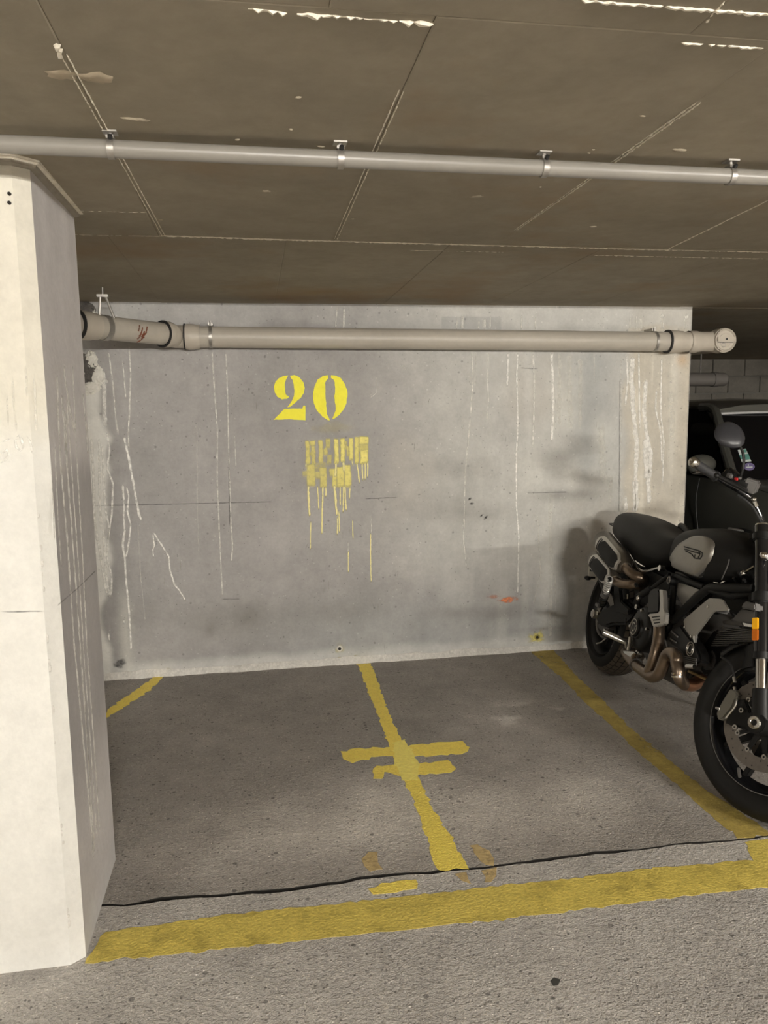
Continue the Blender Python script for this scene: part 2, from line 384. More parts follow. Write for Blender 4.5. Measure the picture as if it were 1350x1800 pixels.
# ------------------------------------------------------------------ back wall
def P7(x, y): return (140 + x * .3778, 600 + y * .3778)
def P8(x, y): return (800 + x * .3668, 520 + y * .3668)
W = lambda px, py, d=0.0: on_y(px, py, YW - d)
WX1 = 2.592
def wall_col(X, Y, Z):
    n1 = fbm(X * 1.3, Z * 1.3 + 5, 5, 61); n2 = fbm(X * 7, Z * 3, 4, 71); n3 = fbm(X * 14 + 4, Z * 1.1, 4, 81)
    c = np.ones(X.shape + (3,)) * np.array((.352, .340, .330))
    c = c * (0.80 + .30 * n1 + .12 * n2)[..., None]
    def mixc(col, a):
        nonlocal c; a = np.clip(a, 0, 1)[..., None]; c = c * (1 - a) + np.array(col) * a
    # vertical wash streaks in the right half
    s = sstep(.48, .75, n3) * sstep(.9, 1.4, X) * .55; mixc((.56, .55, .51), s)
    # light middle
    mixc((.52, .515, .485), .75 * sstep(.3, 1.2, X + (n1 - .5) * .8) * sstep(.15, .7, Z + (n2 - .5) * .3))
    mixc((.50, .47, .42), .5 * sstep(.5, .8, fbm(X * 2.5 + 3, Z * 2.0, 4, 27)) * sstep(.5, 1.0, X))
    # beige band beside the end of the wall
    edge = 2.16 + (fbm(Z * 4, Z * 0 + 1, 3, 13) - .5) * .12
    mixc((.52, .465, .37), .8 * sstep(edge - .02, edge + .05, X) * (.75 + .5 * (n2 - .5)))
    mixc((.70, .66, .57), .7 * sstep(.5, .75, fbm(X * 20, Z * 1.5, 4, 15)) * sstep(2.2, 2.28, X))
    mixc((.66, .64, .58), .7 * np.exp(-((X - 2.49) / .03) ** 2) * sstep(.8, 1.3, Z) * n2 * 1.5)
    # cement-washed strip along the top
    top = 1.93 + (fbm(X * 5, X * 0 + 2, 3, 17) - .5) * .10
    mixc((.56, .55, .52), .65 * sstep(top - .01, top + .015, Z) * sstep(.9, 1.3, X) * (.6 + .6 * n2))
    mixc((.50, .50, .48), .35 * sstep(top - .02, top + .02, Z) * (.5 + .8 * n2))
    # bluish grey damp panel
    mixc((.30, .315, .32), .5 * np.exp(-((X - 1.98) / .14) ** 2) * sstep(.9, 1.2, Z) * sstep(1.95, 1.7, Z))
    mixc((.33, .35, .345), .4 * sstep(.55, .1, Z) * sstep(-.3, .6, X))
    # pale lime blooms
    for px, py, sx, sz, a in [(935, 830, .10, .16, .5), (1005, 840, .05, .08, .75), (1055, 770, .06, .14, .45), (985, 730, .08, .2, .35), (960, 1000, .05, .5, .35), (1000, 690, .09, .18, .25)]:
        p = W(px, py); mixc((.66, .65, .60), a * np.exp(-((X - p.x) / sx) ** 2 - ((Z - p.z) / sz) ** 2) * (.3 + 1.2 * n2))
    # dirt smudges, plus the handlebar and mirror shadows painted as two upper dark bands
    for px, py, sx, sz, a in [(985, 805, .12, .045, .55), (1000, 870, .20, .035, .5), (985, 1000, .05, .3, .15), (600, 1075, .25, .06, .25), (440, 1080, .1, .08, .35), (250, 1080, .10, .10, .25), (840, 1075, .35, .035, .35), (960, 1105, .12, .012, .6), (400, 1090, .35, .10, .3), (880, 1082, .20, .03, .3), (190, 915, .02, .02, .5), (370, 1110, .03, .04, .4)]:
        p = W(px, py); mixc((.17, .16, .145), a * np.exp(-((X - p.x) / sx) ** 2 - ((Z - p.z) / sz) ** 2) * (.4 + 1.1 * n2))
    rx = sstep(775, 780, CX) if False else (X > W(775, 570).x) * (X < W(882, 570).x) * sstep(1.985, 1.975, Z) * sstep(1.90, 1.905, Z); mixc((.30, .30, .30), .55 * rx * (.6 + .6 * n2))
    mixc((.62, .61, .58), .5 * sstep(.55, .75, fbm(X * 16, Z * 1.3, 4, 33)) * np.exp(-((X - 1.72) / .25) ** 2) * sstep(.9, 1.2, Z))
    # fine pits
    # white plaster at the far left
    pl = W(160, 900).x
    lx = -.80 + (fbm(Z * 6, Z * 0 + 7, 3, 19) - .5) * .08 - .06 * sstep(.8, .3, Z) 
    mixc((.74, .73, .69), .9 * sstep(lx + .035, lx - .01, X) * sstep(1.68, 1.60, Z))
    mixc((.60, .60, .57), .6 * sstep(.11, .045, Z + (n2 - .5) * .05))
    mixc((.70, .69, .63), .5 * np.exp(-((X + .74) / .035) ** 2) * sstep(.62, .3, Z))
    mixc((.52, .35, .20), .6 * np.exp(-((X - 2.54) / .035) ** 2 - ((Z - 1.735) / .035) ** 2))
    return c
wall_x = np.r_[np.linspace(-6, -1.1, 20)[:-1], np.arange(-1.1, WX1 + .001, .0085)]; wall_x[-1] = WX1
wall_back = tag(empty('wall_back'), 'stained grey concrete wall behind the parking bay with number 20', None, None, 'structure')
o = grid('wall_face', wall_x, np.linspace(0, 2.06, 245), lambda A, B: (A, YW + A * 0, B), wall_col, 'concrete_wall', wall_back)
for p in o.data.polygons: p.use_smooth = True
MB().box(((-6 + WX1) / 2, YW + .105, 1.03), (WX1 + 6, .195, 2.06)).build('wall_core', 'concrete_dark', wall_back, bevel=.004)
# end face arris of the wall
MB().box((WX1 - .0005, YW + .1, 1.03), (.004, .2, 2.06)).build('wall_end', 'mortar', wall_back)
# cement fillet along the foot of the wall
rs = []
for i, x in enumerate(np.linspace(-1.2, 2.58, 320)):
    h_ = .020 + .030 * float(fbm(np.array([x * 7.0]), np.array([1.0]), 3, 3)[0]); d_ = .008 + .022 * float(fbm(np.array([x * 9.0 + 5]), np.array([4.0]), 3, 8)[0])
    rs.append([(x, YW + .004, 0), (x, YW - d_, -.001), (x, YW - d_ * .75, h_ * .35), (x, YW - .002, h_), (x, YW + .004, h_)])
MB().rings(rs).build('cement_fillet', 'mortar', wall_back, smooth=50)
def decal(name, pts, m, parent, n=(0, -1, 0), th=.0012, sub=.012, jit=.0, lift=.0005):
    """flat painted shape with its own small thickness on a surface"""
    P = [Vector(p) for p in pts]; Q = []
    n = Vector(n)
    for i, p in enumerate(P):
        q = P[(i + 1) % len(P)]; k = max(1, int((q - p).length / sub))
        for j in range(k):
            v = p + (q - p) * (j / k)
            if jit:
                r = Vector((random.gauss(0, 1), random.gauss(0, 1), random.gauss(0, 1))); r -= n * r.dot(n); v = v + r * jit
            Q.append(v)
    return MB().prism([q + n * lift for q in Q], n * th).build(name, m, parent, smooth=0)
def ribbon(name, pts, wd, m, parent, n=(0, -1, 0), th=.0002, lift=.0004, taper=True, sub=.015, wob=.25):
    P = [Vector(p) for p in pts]; n = Vector(n); L = []; 
    for i in range(len(P) - 1):
        k = max(1, int((P[i + 1] - P[i]).length / sub))
        for j in range(k): L.append(P[i] + (P[i + 1] - P[i]) * (j / k))
    L.append(P[-1]); rs = []
    for i, p in enumerate(L):
        d = (L[min(i + 1, len(L) - 1)] - L[max(i - 1, 0)]).normalized(); s = d.cross(n).normalized()
        ww = 1.7 * wd * (1 + wob * random.uniform(-1, 1)) * (1 if not taper else (.35 if i == 0 else .5 if i == len(L) - 1 else 1))
        p = p + s * wd * .12 * random.uniform(-1, 1)
        rs.append([p - s * ww / 2 + n * lift * .2, p - s * ww / 4 + n * (lift + th), p + s * ww / 4 + n * (lift + th), p + s * ww / 2 + n * lift * .2])
    return soft_strip(name, rs, m, parent)
def soft_strip(name, rs, m, parent):
    """thin film whose opacity fades towards its edges and ends"""
    me = bpy.data.meshes.new(name); k = len(rs); vs = [p for r in rs for p in r]
    me.from_pydata([tuple(p) for p in vs], [], [(4 * i + j, 4 * i + j + 1, 4 * i + j + 5, 4 * i + j + 4) for i in range(k - 1) for j in range(3)])
    at = me.attributes.new('A', 'FLOAT', 'POINT'); e = [0.0 if i in (0, k - 1) else 1.0 for i in range(k)]
    at.data.foreach_set('value', [x for i in range(k) for x in (0.0, e[i], e[i], 0.0)])
    me.materials.append(M[m]); o = bpy.data.objects.new(name, me); C.objects.link(o); o.parent = parent; return o
def film(name, x0, x1, z0, z1, alpha, m, parent, res=.0028, lift=.0007):
    """sprayed film on the back wall; alpha(X, Z) gives its cover"""
    xs = np.arange(x0, x1 + res, res); zs = np.arange(z0, z1 + res, res)
    o = grid(name, xs, zs, lambda A, B: (A, A * 0 + YW - lift, B), lambda X, Y, Z: np.ones(X.shape + (3,)), m, parent)
    A, B = np.meshgrid(xs, zs, indexing='ij'); at = o.data.attributes.new('A', 'FLOAT', 'POINT'); at.data.foreach_set('value', np.clip(alpha(A, B), 0, 1).astype(np.float32).ravel()); return o
def blob_film(name, px, py, rx, rz, m, seed=1, power=1.0, a=1.0):
    c = W(px, py)
    return film(name, c.x - rx * 1.6, c.x + rx * 1.6, max(.006, c.z - rz * 1.6), c.z + rz * 1.6, lambda X, Z: a * sstep(1.15, .55, np.hypot((X - c.x) / rx, (Z - c.z) / rz) + (fbm(X * 40, Z * 40, 3, seed) - .5) * 1.2), m, wall_back)
def wd(pts, wpx, m='lime_drip', name='lime_streak'):
    return ribbon(name, [W(*q, .0002) for q in pts], wpx * .0031, m, wall_back)
L7 = lambda pts, wpx, m='lime_drip': wd([P7(*q) for q in pts], wpx, m)
L8 = lambda pts, wpx, m='lime_drip': wd([P8(*q) for q in pts], wpx, m)
L7([(615, 40), (625, 200), (640, 400), (640, 650), (650, 900), (665, 1190)], 2.0)
L7([(680, 50), (690, 300), (695, 600), (705, 870), (712, 950), (705, 1030)], 2.0)
L7([(230, 30), (238, 150), (228, 400), (228, 500)], 2.2); L7([(200, 90), (215, 270)], 1.8); L7([(720, 430), (728, 590)], 1.2)
L7([(205, 440), (230, 550), (255, 690), (275, 800), (290, 840)], 3.0, 'lime_bright')
L7([(340, 885), (380, 945), (415, 1000), (420, 1060), (440, 1130), (465, 1160), (495, 1210)], 2.2, 'lime_bright')
L7([(340, 890), (348, 950), (340, 970), (345, 1010)], 1.6, 'lime_bright')
L7([(200, 660), (207, 760), (205, 820), (210, 880), (200, 940), (210, 1010), (215, 1100), (225, 1200), (232, 1280), (240, 1440)], 2.6, 'lime_bright')
L7([(217, 670), (228, 720), (222, 790), (238, 855), (230, 930), (215, 1010)], 2.2, 'lime_bright')
L7([(55, 450), (65, 650), (70, 850), (90, 950), (110, 1080), (128, 1180)], 3, 'lime_bright')
L7([(90, 450), (92, 650), (95, 780), (110, 900), (118, 1010), (125, 1100), (140, 1190)], 3, 'lime_bright')
L7([(105, 480), (110, 620), (120, 780), (135, 860), (128, 1000), (150, 1100), (145, 1190)], 2.6, 'lime_bright')
L7([(125, 420), (140, 500), (128, 590), (155, 660), (150, 800), (135, 900), (125, 1010)], 2.6, 'lime_bright')
L7([(135, 50), (155, 200), (165, 330), (180, 440)], 2.2); L7([(95, 800), (105, 870)], 6, 'lime_bright'); L7([(205, 1290), (210, 1320)], 3, 'lime_bright'); L7([(136, 1350), (137, 1400)], 2.5, 'lime_bright')
L7([(545, 400), (548, 800), (555, 980)], 1.4, 'lime_soft'); L7([(270, 850), (285, 1100), (305, 1300)], 1.4, 'lime_soft')
L7([(575, 270), (598, 260)], 2); L7([(160, 250), (180, 255)], 2, 'lime_bright'); L7([(360, 862), (372, 868)], 2)
L7([(118, 170), (122, 200)], 7, 'lime_bright'); L7([(115, 390), (124, 415)], 6, 'lime_bright'); L7([(108, 130), (115, 250), (120, 400)], 5, 'lime_bright')
L8([(80, 270), (85, 400), (75, 560), (60, 720), (48, 850), (45, 1000), (40, 1170), (55, 1310)], 2)
L8([(160, 270), (155, 400), (160, 510), (150, 600)], 2.2); L8([(255, 270), (250, 440)], 3, 'lime_bright')
L8([(300, 270), (295, 380), (300, 560), (300, 660), (292, 760), (293, 1000), (305, 1150), (300, 1430)], 2.4, 'lime_bright')
L8([(372, 270), (380, 400), (378, 560), (370, 740)], 2.6); L8([(462, 270), (468, 400), (470, 560), (462, 700)], 4, 'lime_bright'); L8([(500, 270), (498, 620)], 5, 'lime_soft')
L8([(455, 950), (455, 1100), (462, 1350), (455, 1640)], 5, 'lime_soft'); L8([(395, 1050), (400, 1150), (410, 1330), (375, 1480)], 2.5, 'lime_soft')
L8([(600, 300), (598, 640)], 6, 'lime_soft'); L8([(545, 280), (552, 640)], 7, 'lime_soft'); L8([(665, 270), (668, 420)], 2, 'lime_soft'); L8([(100, 270), (97, 430)], 1.5, 'lime_soft'); L8([(480, 1340), (482, 1600)], 2.5, 'lime_soft'); L8([(700, 620), (705, 800), (720, 900)], 10, 'lime_soft')
L8([(820, 280), (828, 400), (815, 530)], 3, 'lime_bright'); L8([(850, 290), (845, 400), (855, 560), (870, 700), (865, 860), (870, 1000), (855, 1040)], 7, 'lime_bright')
L8([(915, 400), (905, 560), (920, 680), (940, 760), (925, 900), (930, 1000)], 6, 'lime_bright'); L8([(915, 680), (915, 800), (925, 880)], 10, 'lime_bright')
L8([(965, 450), (960, 540), (985, 650), (988, 700), (990, 800)], 2.4, 'lime_bright'); L8([(990, 300), (985, 560), (1000, 700), (995, 900)], 2.4, 'lime_bright')
L8([(1030, 360), (1035, 500), (1040, 700)], 8, 'lime_soft'); L8([(880, 270), (885, 640)], 2.4, 'lime_bright'); L8([(815, 960), (820, 1010), (812, 1040)], 5, 'lime_bright'); L8([(858, 880), (862, 1030)], 6, 'lime_bright'); L8([(748, 850), (740, 1000)], 6, 'lime_soft'); L8([(795, 300), (790, 1050)], 3, 'lime_soft')
for x in (10, 35, 115, 142, 168, 320, 385, 840, 870, 890, 990, 1000, 1100): L8([(x, random.randint(85, 110)), (x + random.randint(-4, 4), 165)], random.choice((2, 2, 4)), 'lime_drip')
for px, py, m_ in [(988, 90, 'lime_bright'), (1105, 95, 'lime_bright')]:
    L8([(px, py - 10), (px + 10, py + 20)], 9, m_)
for pts, wpx in [([(640, 750), (655, 600 + 180), (650, 1020)], 1.0)]: pass
wd([(653, 905), (652, 1025)], 1.3); wd([(612, 950), (612, 1008)], 1.2); wd([(662, 660), (663, 690), (650, 700)], 1.4); wd([(595, 640), (596, 660)], 1.5, 'lime_soft'); wd([(605, 540), (604, 580)], 2.5); wd([(592, 540), (590, 578)], 2); wd([(703, 640), (715, 650)], 2)
for k in range(46):
    sx, sy = random.choice([(410, 660, ), (640, 700), (900, 640), (300, 950), (620, 1000), (780, 760), (1000, 700)]); sx += random.gauss(0, 45); sy += random.gauss(0, 60); an = random.gauss(.0, .5); ln = random.uniform(4, 16)
    wd([(sx, sy), (sx + ln * math.cos(an), sy + ln * math.sin(an))] if random.random() < .35 else [(sx, sy), (sx + random.uniform(-2, 2), sy + ln * 1.5)], random.uniform(.6, 1.3), 'lime_soft', 'surface_scratch')
# lift lines and scuffs
wd([(165, 889), (300, 886), (480, 882)], 1.2, 'dark_line', 'pour_line'); wd([(640, 877), (700, 874)], 1.2, 'dark_line', 'pour_line'); wd([P8(340, 945), P8(540, 940)], 1.2, 'dark_line', 'pour_line')
wd([(388, 1053), (424, 1053)], 1.6, 'dark_line', 'scratch_line'); wd([(402, 800), (404, 925)], 1.6, 'dark_line', 'scratch_line'); wd([P8(790, 400), P8(785, 1040)], 1.3, 'dark_line', 'scratch_line'); wd([P8(310, 345), P8(400, 350)], 1.2, 'dark_line', 'scratch_line')
for q in [[(822, 880), (829, 874)], [(838, 903), (843, 898)], [(843, 910), (850, 903)], [(850, 915), (858, 905)], [(824, 886), (834, 884)], [(847, 920), (852, 916)]]:
    wd(q, 3.0, 'dark_scuff', 'rubber_scuff')
blob_film('orange_mark', 893, 1054, .055, .022, 'orange_mark', 5); blob_film('orange_mark', 866, 1049, .04, .012, 'orange_mark', 6, a=.5)
# stencilled number 20
P5 = lambda x, y: W(420 + x * .2222, 640 + y * .2222, .001)
sten = [[(388, 88), (350, 92), (315, 110), (290, 140), (278, 180), (283, 225), (305, 260), (340, 278), (380, 275), (398, 262), (392, 255), (372, 245), (366, 215), (364, 150), (372, 122), (385, 105)],
        [(405, 90), (440, 88), (480, 105), (510, 145), (522, 190), (512, 230), (490, 265), (450, 300), (410, 335), (380, 342), (395, 325), (420, 290), (435, 250), (440, 210), (432, 160), (425, 125), (408, 108)],
        [(360, 355), (500, 352), (510, 327), (525, 330), (527, 445), (400, 438), (275, 440), (310, 405)],
        [(705, 88), (665, 92), (625, 120), (598, 175), (585, 245), (592, 310), (615, 365), (660, 415), (700, 442), (718, 445), (712, 425), (695, 395), (690, 330), (685, 250), (682, 150), (690, 130), (705, 115)],
        [(725, 88), (765, 90), (805, 110), (835, 155), (855, 205), (858, 255), (850, 310), (830, 355), (795, 400), (755, 432), (738, 436), (750, 410), (765, 370), (762, 320), (755, 255), (762, 200), (758, 145), (748, 125), (728, 110)]]
for s_ in sten: decal('stencil_digit', [P5(*q) for q in s_], 'yellow_stencil', wall_back, th=.001, jit=.0007)
# older sprayed words that ran down the wall
R_ = lambda x0, y0, x1, y1: [(x0, y0), (x1, y0), (x1, y1), (x0, y1)]
BARS = [(525, 598, 562, 790, .8), (562, 600, 608, 640, .8), (570, 640, 608, 800, .7), (562, 690, 600, 720, .6), (630, 598, 668, 785, .8), (668, 660, 700, 720, .7), (690, 598, 725, 665, .7), (695, 715, 735, 790, .5), (752, 592, 788, 785, 1.0), (800, 588, 838, 775, 1.0), (838, 610, 852, 680, .8), (852, 650, 870, 730, .8), (870, 588, 905, 755, 1.0),
        (915, 585, 950, 780, .9), (950, 580, 1022, 640, 1.0), (960, 680, 1022, 780, 1.0), (950, 640, 1022, 690, .7), (535, 790, 605, 965, .75), (500, 845, 545, 890, .5), (600, 850, 645, 905, .6), (640, 815, 695, 975, .75), (712, 825, 750, 890, .7), (735, 825, 775, 975, .9), (775, 815, 832, 970, .9), (832, 800, 888, 972, .95), (530, 780, 690, 850, .35)]
def words(X, Z):
    al = np.zeros_like(X); wx = (fbm(X * 30, Z * 30, 3, 3) - .5) * .010; wz = (fbm(X * 30 + 9, Z * 10, 3, 4) - .5) * .020; s = .006
    for x0, y0, x1, y1, a_ in BARS:
        p = P5(x0, y0); q = P5(x1, y1); X1, Z1 = X + wx, Z + wz
        f = sstep(p.x - s, p.x + s, X1) * sstep(q.x + s, q.x - s, X1) * sstep(p.z + s, p.z - s, Z1) * sstep(q.z - 2.5 * s, q.z + 2.5 * s, Z1)
        al = np.maximum(al, f * a_)
    return al
p_, q_ = P5(480, 560), P5(1050, 1000)
film('sprayed_words', p_.x, q_.x, q_.z, p_.z, words, 'yellow_spray', wall_back)
for x0, y0, x1, y1, w_ in [(548, 955, 560, 1210, 2.5), (568, 1235, 564, 1475, 1.4), (620, 955, 632, 1160, 1.6), (665, 955, 656, 1350, 2.0), (685, 960, 686, 1060, 2.0), (755, 950, 776, 1205, 3.0), (790, 1150, 795, 1340, 1.5), (778, 1200, 777, 1360, 1.4), (800, 955, 800, 1130, 1.8), (828, 955, 823, 1180, 1.8), (838, 955, 850, 1165, 1.8), (880, 960, 872, 1080, 2.2), (900, 1225, 904, 1392, 1.4), (866, 1470, 866, 1655, 1.2), (1042, 1330, 1046, 1730, 1.2), (930, 770, 955, 950, 1.8), (975, 770, 981, 930, 1.8), (998, 765, 999, 925, 1.8), (1018, 765, 1016, 905, 1.8), (890, 740, 903, 820, 1.8), (770, 770, 760, 900, 2.4), (825, 760, 830, 860, 2.4), (530, 770, 528, 830, 2.0)]:
    ribbon('paint_run', [P5(x0, y0), P5((x0 + x1) / 2 + random.uniform(-3, 3), (y0 + y1) / 2), P5(x1, y1)], w_ * .0034, 'yellow_drip', wall_back)
# anchor sockets near the floor
mat('socket_dark', (.015, .012, .01), .8); mat('olive_ring', (.36, .30, .06), .75, wear=(60, .3, .5, .8))
for px, py, col in [(597, 1140, 'mortar'), (944, 1120, 'olive_ring')]:
    c = W(px, py); s_ = MB().lathe([(0, .004), (.003, .004), (.004, .008), (.002, .017), (-.002, .021)], (c.x, YW + .001, c.z), (0, -1, 0), 20, cap=False).build('anchor_socket', col, wall_back)
    MB().lathe([(0, .009), (.0052, .009)], (c.x, YW + .001, c.z), (0, -1, 0), 16).build('anchor_hole', 'socket_dark', s_)
blob_film('damp_patch', 211, 1167, .034, .026, 'damp_grey', 9)
blob_film('yellow_overspray', 944, 1120, .06, .04, 'yellow_mist', 12, a=.8); blob_film('yellow_overspray', 597, 1141, .03, .028, 'yellow_mist', 13, a=.5); blob_film('yellow_overspray', 618, 1158, .09, .022, 'yellow_mist', 14, a=.9); blob_film('yellow_overspray', 288, 1182, .07, .02, 'yellow_mist', 15, a=.9); blob_film('yellow_overspray', 585, 752, .12, .03, 'yellow_mist', 16, a=.2)

# ------------------------------------------------------------------ floor markings
def F(px, py): return on_floor(px, py)
def mark(pts, m, jit=.004, name='painted_line', th=.0007):
    return decal(name, [F(*q) for q in pts], m, floor, (0, 0, 1), th, .02, jit, .0002)
mark([(628, 1168), (652, 1166), (690, 1270), (725, 1340), (760, 1420), (824, 1526), (768, 1531), (748, 1466), (720, 1392), (697, 1345), (672, 1278), (645, 1210)], 'yellow_new')['label'] = 'bright yellow centre line'
mark([(600, 1322), (616, 1318), (690, 1312), (735, 1309), (790, 1303), (815, 1303), (825, 1317), (812, 1325), (740, 1330), (650, 1330), (625, 1342), (608, 1338)], 'yellow_new', .005, 'painted_bar', .0006)
mark([(656, 1352), (664, 1346), (700, 1344), (738, 1341), (790, 1337), (800, 1348), (792, 1358), (748, 1362), (705, 1364), (675, 1358), (672, 1370), (658, 1370)], 'yellow_new', .005, 'painted_bar', .0006)
mark([(933, 1146), (972, 1142), (1010, 1185), (1060, 1232), (1100, 1273), (1160, 1322), (1231, 1382), (1290, 1420), (1352, 1462), (1352, 1468), (1300, 1474), (1240, 1426), (1187, 1377), (1130, 1330), (1080, 1280), (1030, 1236), (985, 1190)], 'yellow_worn')['label'] = 'faded yellow line beside the motorcycle'
mark([(150, 1694), (182, 1640), (420, 1606), (700, 1578), (850, 1560), (1000, 1545), (1130, 1528), (1322, 1512), (1310, 1480), (1420, 1466), (1470, 1540), (1350, 1560), (1180, 1578), (1000, 1602), (800, 1625), (560, 1650), (330, 1675)], 'yellow_faded', .003)['label'] = 'wide yellow line along the front of the bay'
mark([(690, 1306), (712, 1300), (738, 1345), (732, 1372), (706, 1372), (694, 1340)], 'yellow_pale', .004, 'painted_bar', .0012)
mark([(186, 1262), (188, 1248), (240, 1212), (276, 1186), (294, 1184), (262, 1214), (215, 1246)], 'yellow_new', .004)
for q in [[(636, 1510), (648, 1498), (662, 1498), (664, 1514), (674, 1528), (652, 1532), (640, 1524)], [(826, 1486), (838, 1484), (860, 1496), (870, 1510), (868, 1522), (852, 1520), (838, 1508)], [(846, 1530), (873, 1524), (874, 1540), (862, 1550), (852, 1552), (855, 1542)], [(800, 1536), (820, 1533), (824, 1545), (828, 1554), (812, 1548)]]:
    mark(q, 'yellow_ghost', .002, 'old_stencil_mark', .0008)
mark([(650, 1566), (672, 1553), (700, 1549), (734, 1546), (733, 1562), (700, 1568), (655, 1572)], 'yellow_new', .003, 'old_stencil_mark', .001)
mat('oil_spot', (.06, .06, .055), .5); mark([(967, 1724), (975, 1718), (985, 1722), (982, 1731), (972, 1733)], 'oil_spot', .001, 'oil_spot', .0004)

# ------------------------------------------------------------------ pillar
PX, PY0, PY1, CHA = -.503, 2.005, 2.495, .034
def pillar_col(k):
    def f(X, Y, Z):
        s = X + Y * 1.7; n1 = fbm(s * 2.0, Z * 1.2, 4, 101 + k); n2 = fbm(s * 8, Z * 2.5, 4, 111 + k)
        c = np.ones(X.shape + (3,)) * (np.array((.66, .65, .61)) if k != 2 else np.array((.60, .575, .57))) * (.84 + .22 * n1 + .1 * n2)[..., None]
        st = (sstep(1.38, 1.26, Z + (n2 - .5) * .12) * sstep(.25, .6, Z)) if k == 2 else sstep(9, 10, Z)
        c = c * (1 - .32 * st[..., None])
        if k in (0, 1): c = c * np.array((1.0, .97, .90)) ** sstep(1.35, 1.5, Z)[..., None]
        gl = sstep(.12, .0, Z + (n2 - .5) * .2); c = c * (1 - gl[..., None] * .5) + np.array((.72, .72, .70)) * gl[..., None] * .5
        return c
    return f
pillar = tag(empty('concrete_pillar', (0, 0, 0)), 'pale square concrete pillar at the left with chamfered corner', None, None, 'structure')
zz = np.linspace(0, 2.045, 150)
wob = lambda a, b: (fbm(a * 5, b * 5, 3, 55) - .5) * .006
for k, (p, q) in enumerate([((-1.12, PY0), (PX - CHA, PY0)), ((PX - CHA, PY0), (PX, PY0 + CHA * .8)), ((PX, PY0 + CHA * .8), (PX, PY1)), ((PX, PY1), (-1.12, PY1)), ((-1.12, PY1), (-1.12, PY0))]):
    n_ = 60 if k in (0, 2) else 6
    def fn(A, B, p=p, q=q, k=k):
        return p[0] + (q[0] - p[0]) * A, p[1] + (q[1] - p[1]) * A, B
    o = grid('pillar_face', np.linspace(0, 1, n_), zz, fn, pillar_col(k), 'concrete_pillar', pillar)
# capping joint between pillar and ceiling
def ring(e, z): return [(-1.12 - e, PY0 - e, z), (PX - CHA + .3 * e, PY0 - e, z), (PX + e, PY0 + CHA - .3 * e, z), (PX + e, PY1 + e, z), (-1.12 - e, PY1 + e, z)]
MB().rings([ring(-.01, 2.03), ring(.0, 2.045), ring(.012, 2.05), ring(.014, 2.058)]).build('pillar_capping', 'concrete_pillar_cap' if 'concrete_pillar_cap' in M else mat('concrete_pillar_cap', (.34, .31, .26), .85, var=[(20, .15)]), pillar, smooth=0)
MB().rings([ring(.010, 2.056), ring(.022, 2.060), ring(.024, 2.075)]).build('capping_fin', 'seam_fin', pillar, smooth=0)
def prib(pts, wpx, m='lime_bright', face='x'):
    if face == 'x': P = [on_x(*q, PX) for q in pts]; n = (1, 0, 0)
    else: P = [on_y(*q, PY0) for q in pts]; n = (0, -1, 0)
    return ribbon('lime_streak', P, wpx * .0017 * (3.4 if face == 'x' else 1), m, pillar, n, lift=.0008)
for pts, w_ in [([(100, 655), (105, 800), (118, 950), (130, 1130), (145, 1290), (160, 1450), (164, 1510)], 2.4), ([(108, 690), (120, 850), (131, 1000), (142, 1150), (155, 1330), (166, 1500)], 2.4),
                ([(117, 700), (126, 830), (138, 1000), (147, 1150), (160, 1320), (170, 1470)], 1.8), ([(127, 640), (131, 720), (136, 830), (146, 1000), (152, 1130), (165, 1310), (175, 1460)], 2.2), ([(96, 780), (101, 900), (108, 1000)], 1.5), ([(113, 720), (117, 800)], 4), ([(112, 640), (113, 660), (118, 690), (126, 740), (133, 760)], 2.5), ([(145, 690), (152, 760), (154, 800)], 2), ([(90, 820), (95, 950)], 1.2), ([(140, 1140), (150, 1260), (158, 1380)], 1.4)]:
    prib(pts, w_)
prib([(100, 1065), (135, 1035), (168, 1003)], .5, 'dark_line'); prib([(0, 1075), (40, 1075), (80, 1074)], 1.6, 'dark_line', 'y')
for pts in ([(28, 768), (33, 765), (38, 772), (41, 785), (36, 792), (29, 786), (27, 774), (33, 772)], [(0, 778), (12, 774), (20, 770)], [(0, 815), (10, 808), (16, 798), (12, 790), (2, 800)], [(46, 765), (52, 775), (56, 790), (58, 798)], [(50, 752), (52, 770)]): prib(pts, 2.2, 'lime_bright', 'y')
for pts in ([(22, 660), (25, 720), (30, 760)], [(60, 655), (62, 700), (64, 760)], [(12, 690), (15, 750)], [(45, 640), (48, 700)]): prib(pts, 2.0, 'lime_soft', 'y')
for px, py in [(17, 341), (17, 357)]:
    c = on_y(px, py, PY0); MB().lathe([(-.004, .004), (.006, .004), (.007, .001)], c, (0, -1, 0), 10).build('rusty_bolt', 'crack_dirt', pillar)
# ragged arris mortar along the chamfer foot
for k in range(40):
    z = random.uniform(.02, 1.2) ** 1.2; t = random.random()
    MB().ellipsoid((PX - CHA + random.uniform(-.004, .004), PY0 + .002, z), (.004, .002, random.uniform(.004, .014)), 8, 6).build('arris_lump', 'mortar', pillar)

# ------------------------------------------------------------------ remaining shell of the car park
def shell(name, c, size, label): return tag(MB().box(c, size).build(name, 'concrete_dark', None, smooth=0), label, None, None, 'structure')
mat('concrete_shell', (.42, .39, .34), .85, var=[(2, .12), (12, .1)], bump=(30, .001))
for nm, c, s, lb in [('wall_rear', (1, -11.1, 1.1), (14, .2, 2.4), 'concrete wall across the driving lane behind the viewer'), ('wall_left', (-6.1, -1.2, 1.1), (.2, 19.6, 2.4), 'concrete wall far to the left'), ('wall_right', (8.1, -1.2, 1.1), (.2, 19.6, 2.4), 'concrete wall far to the right')]:
    o = shell(nm, c, s, lb); o.data.materials[0] = M['concrete_shell']
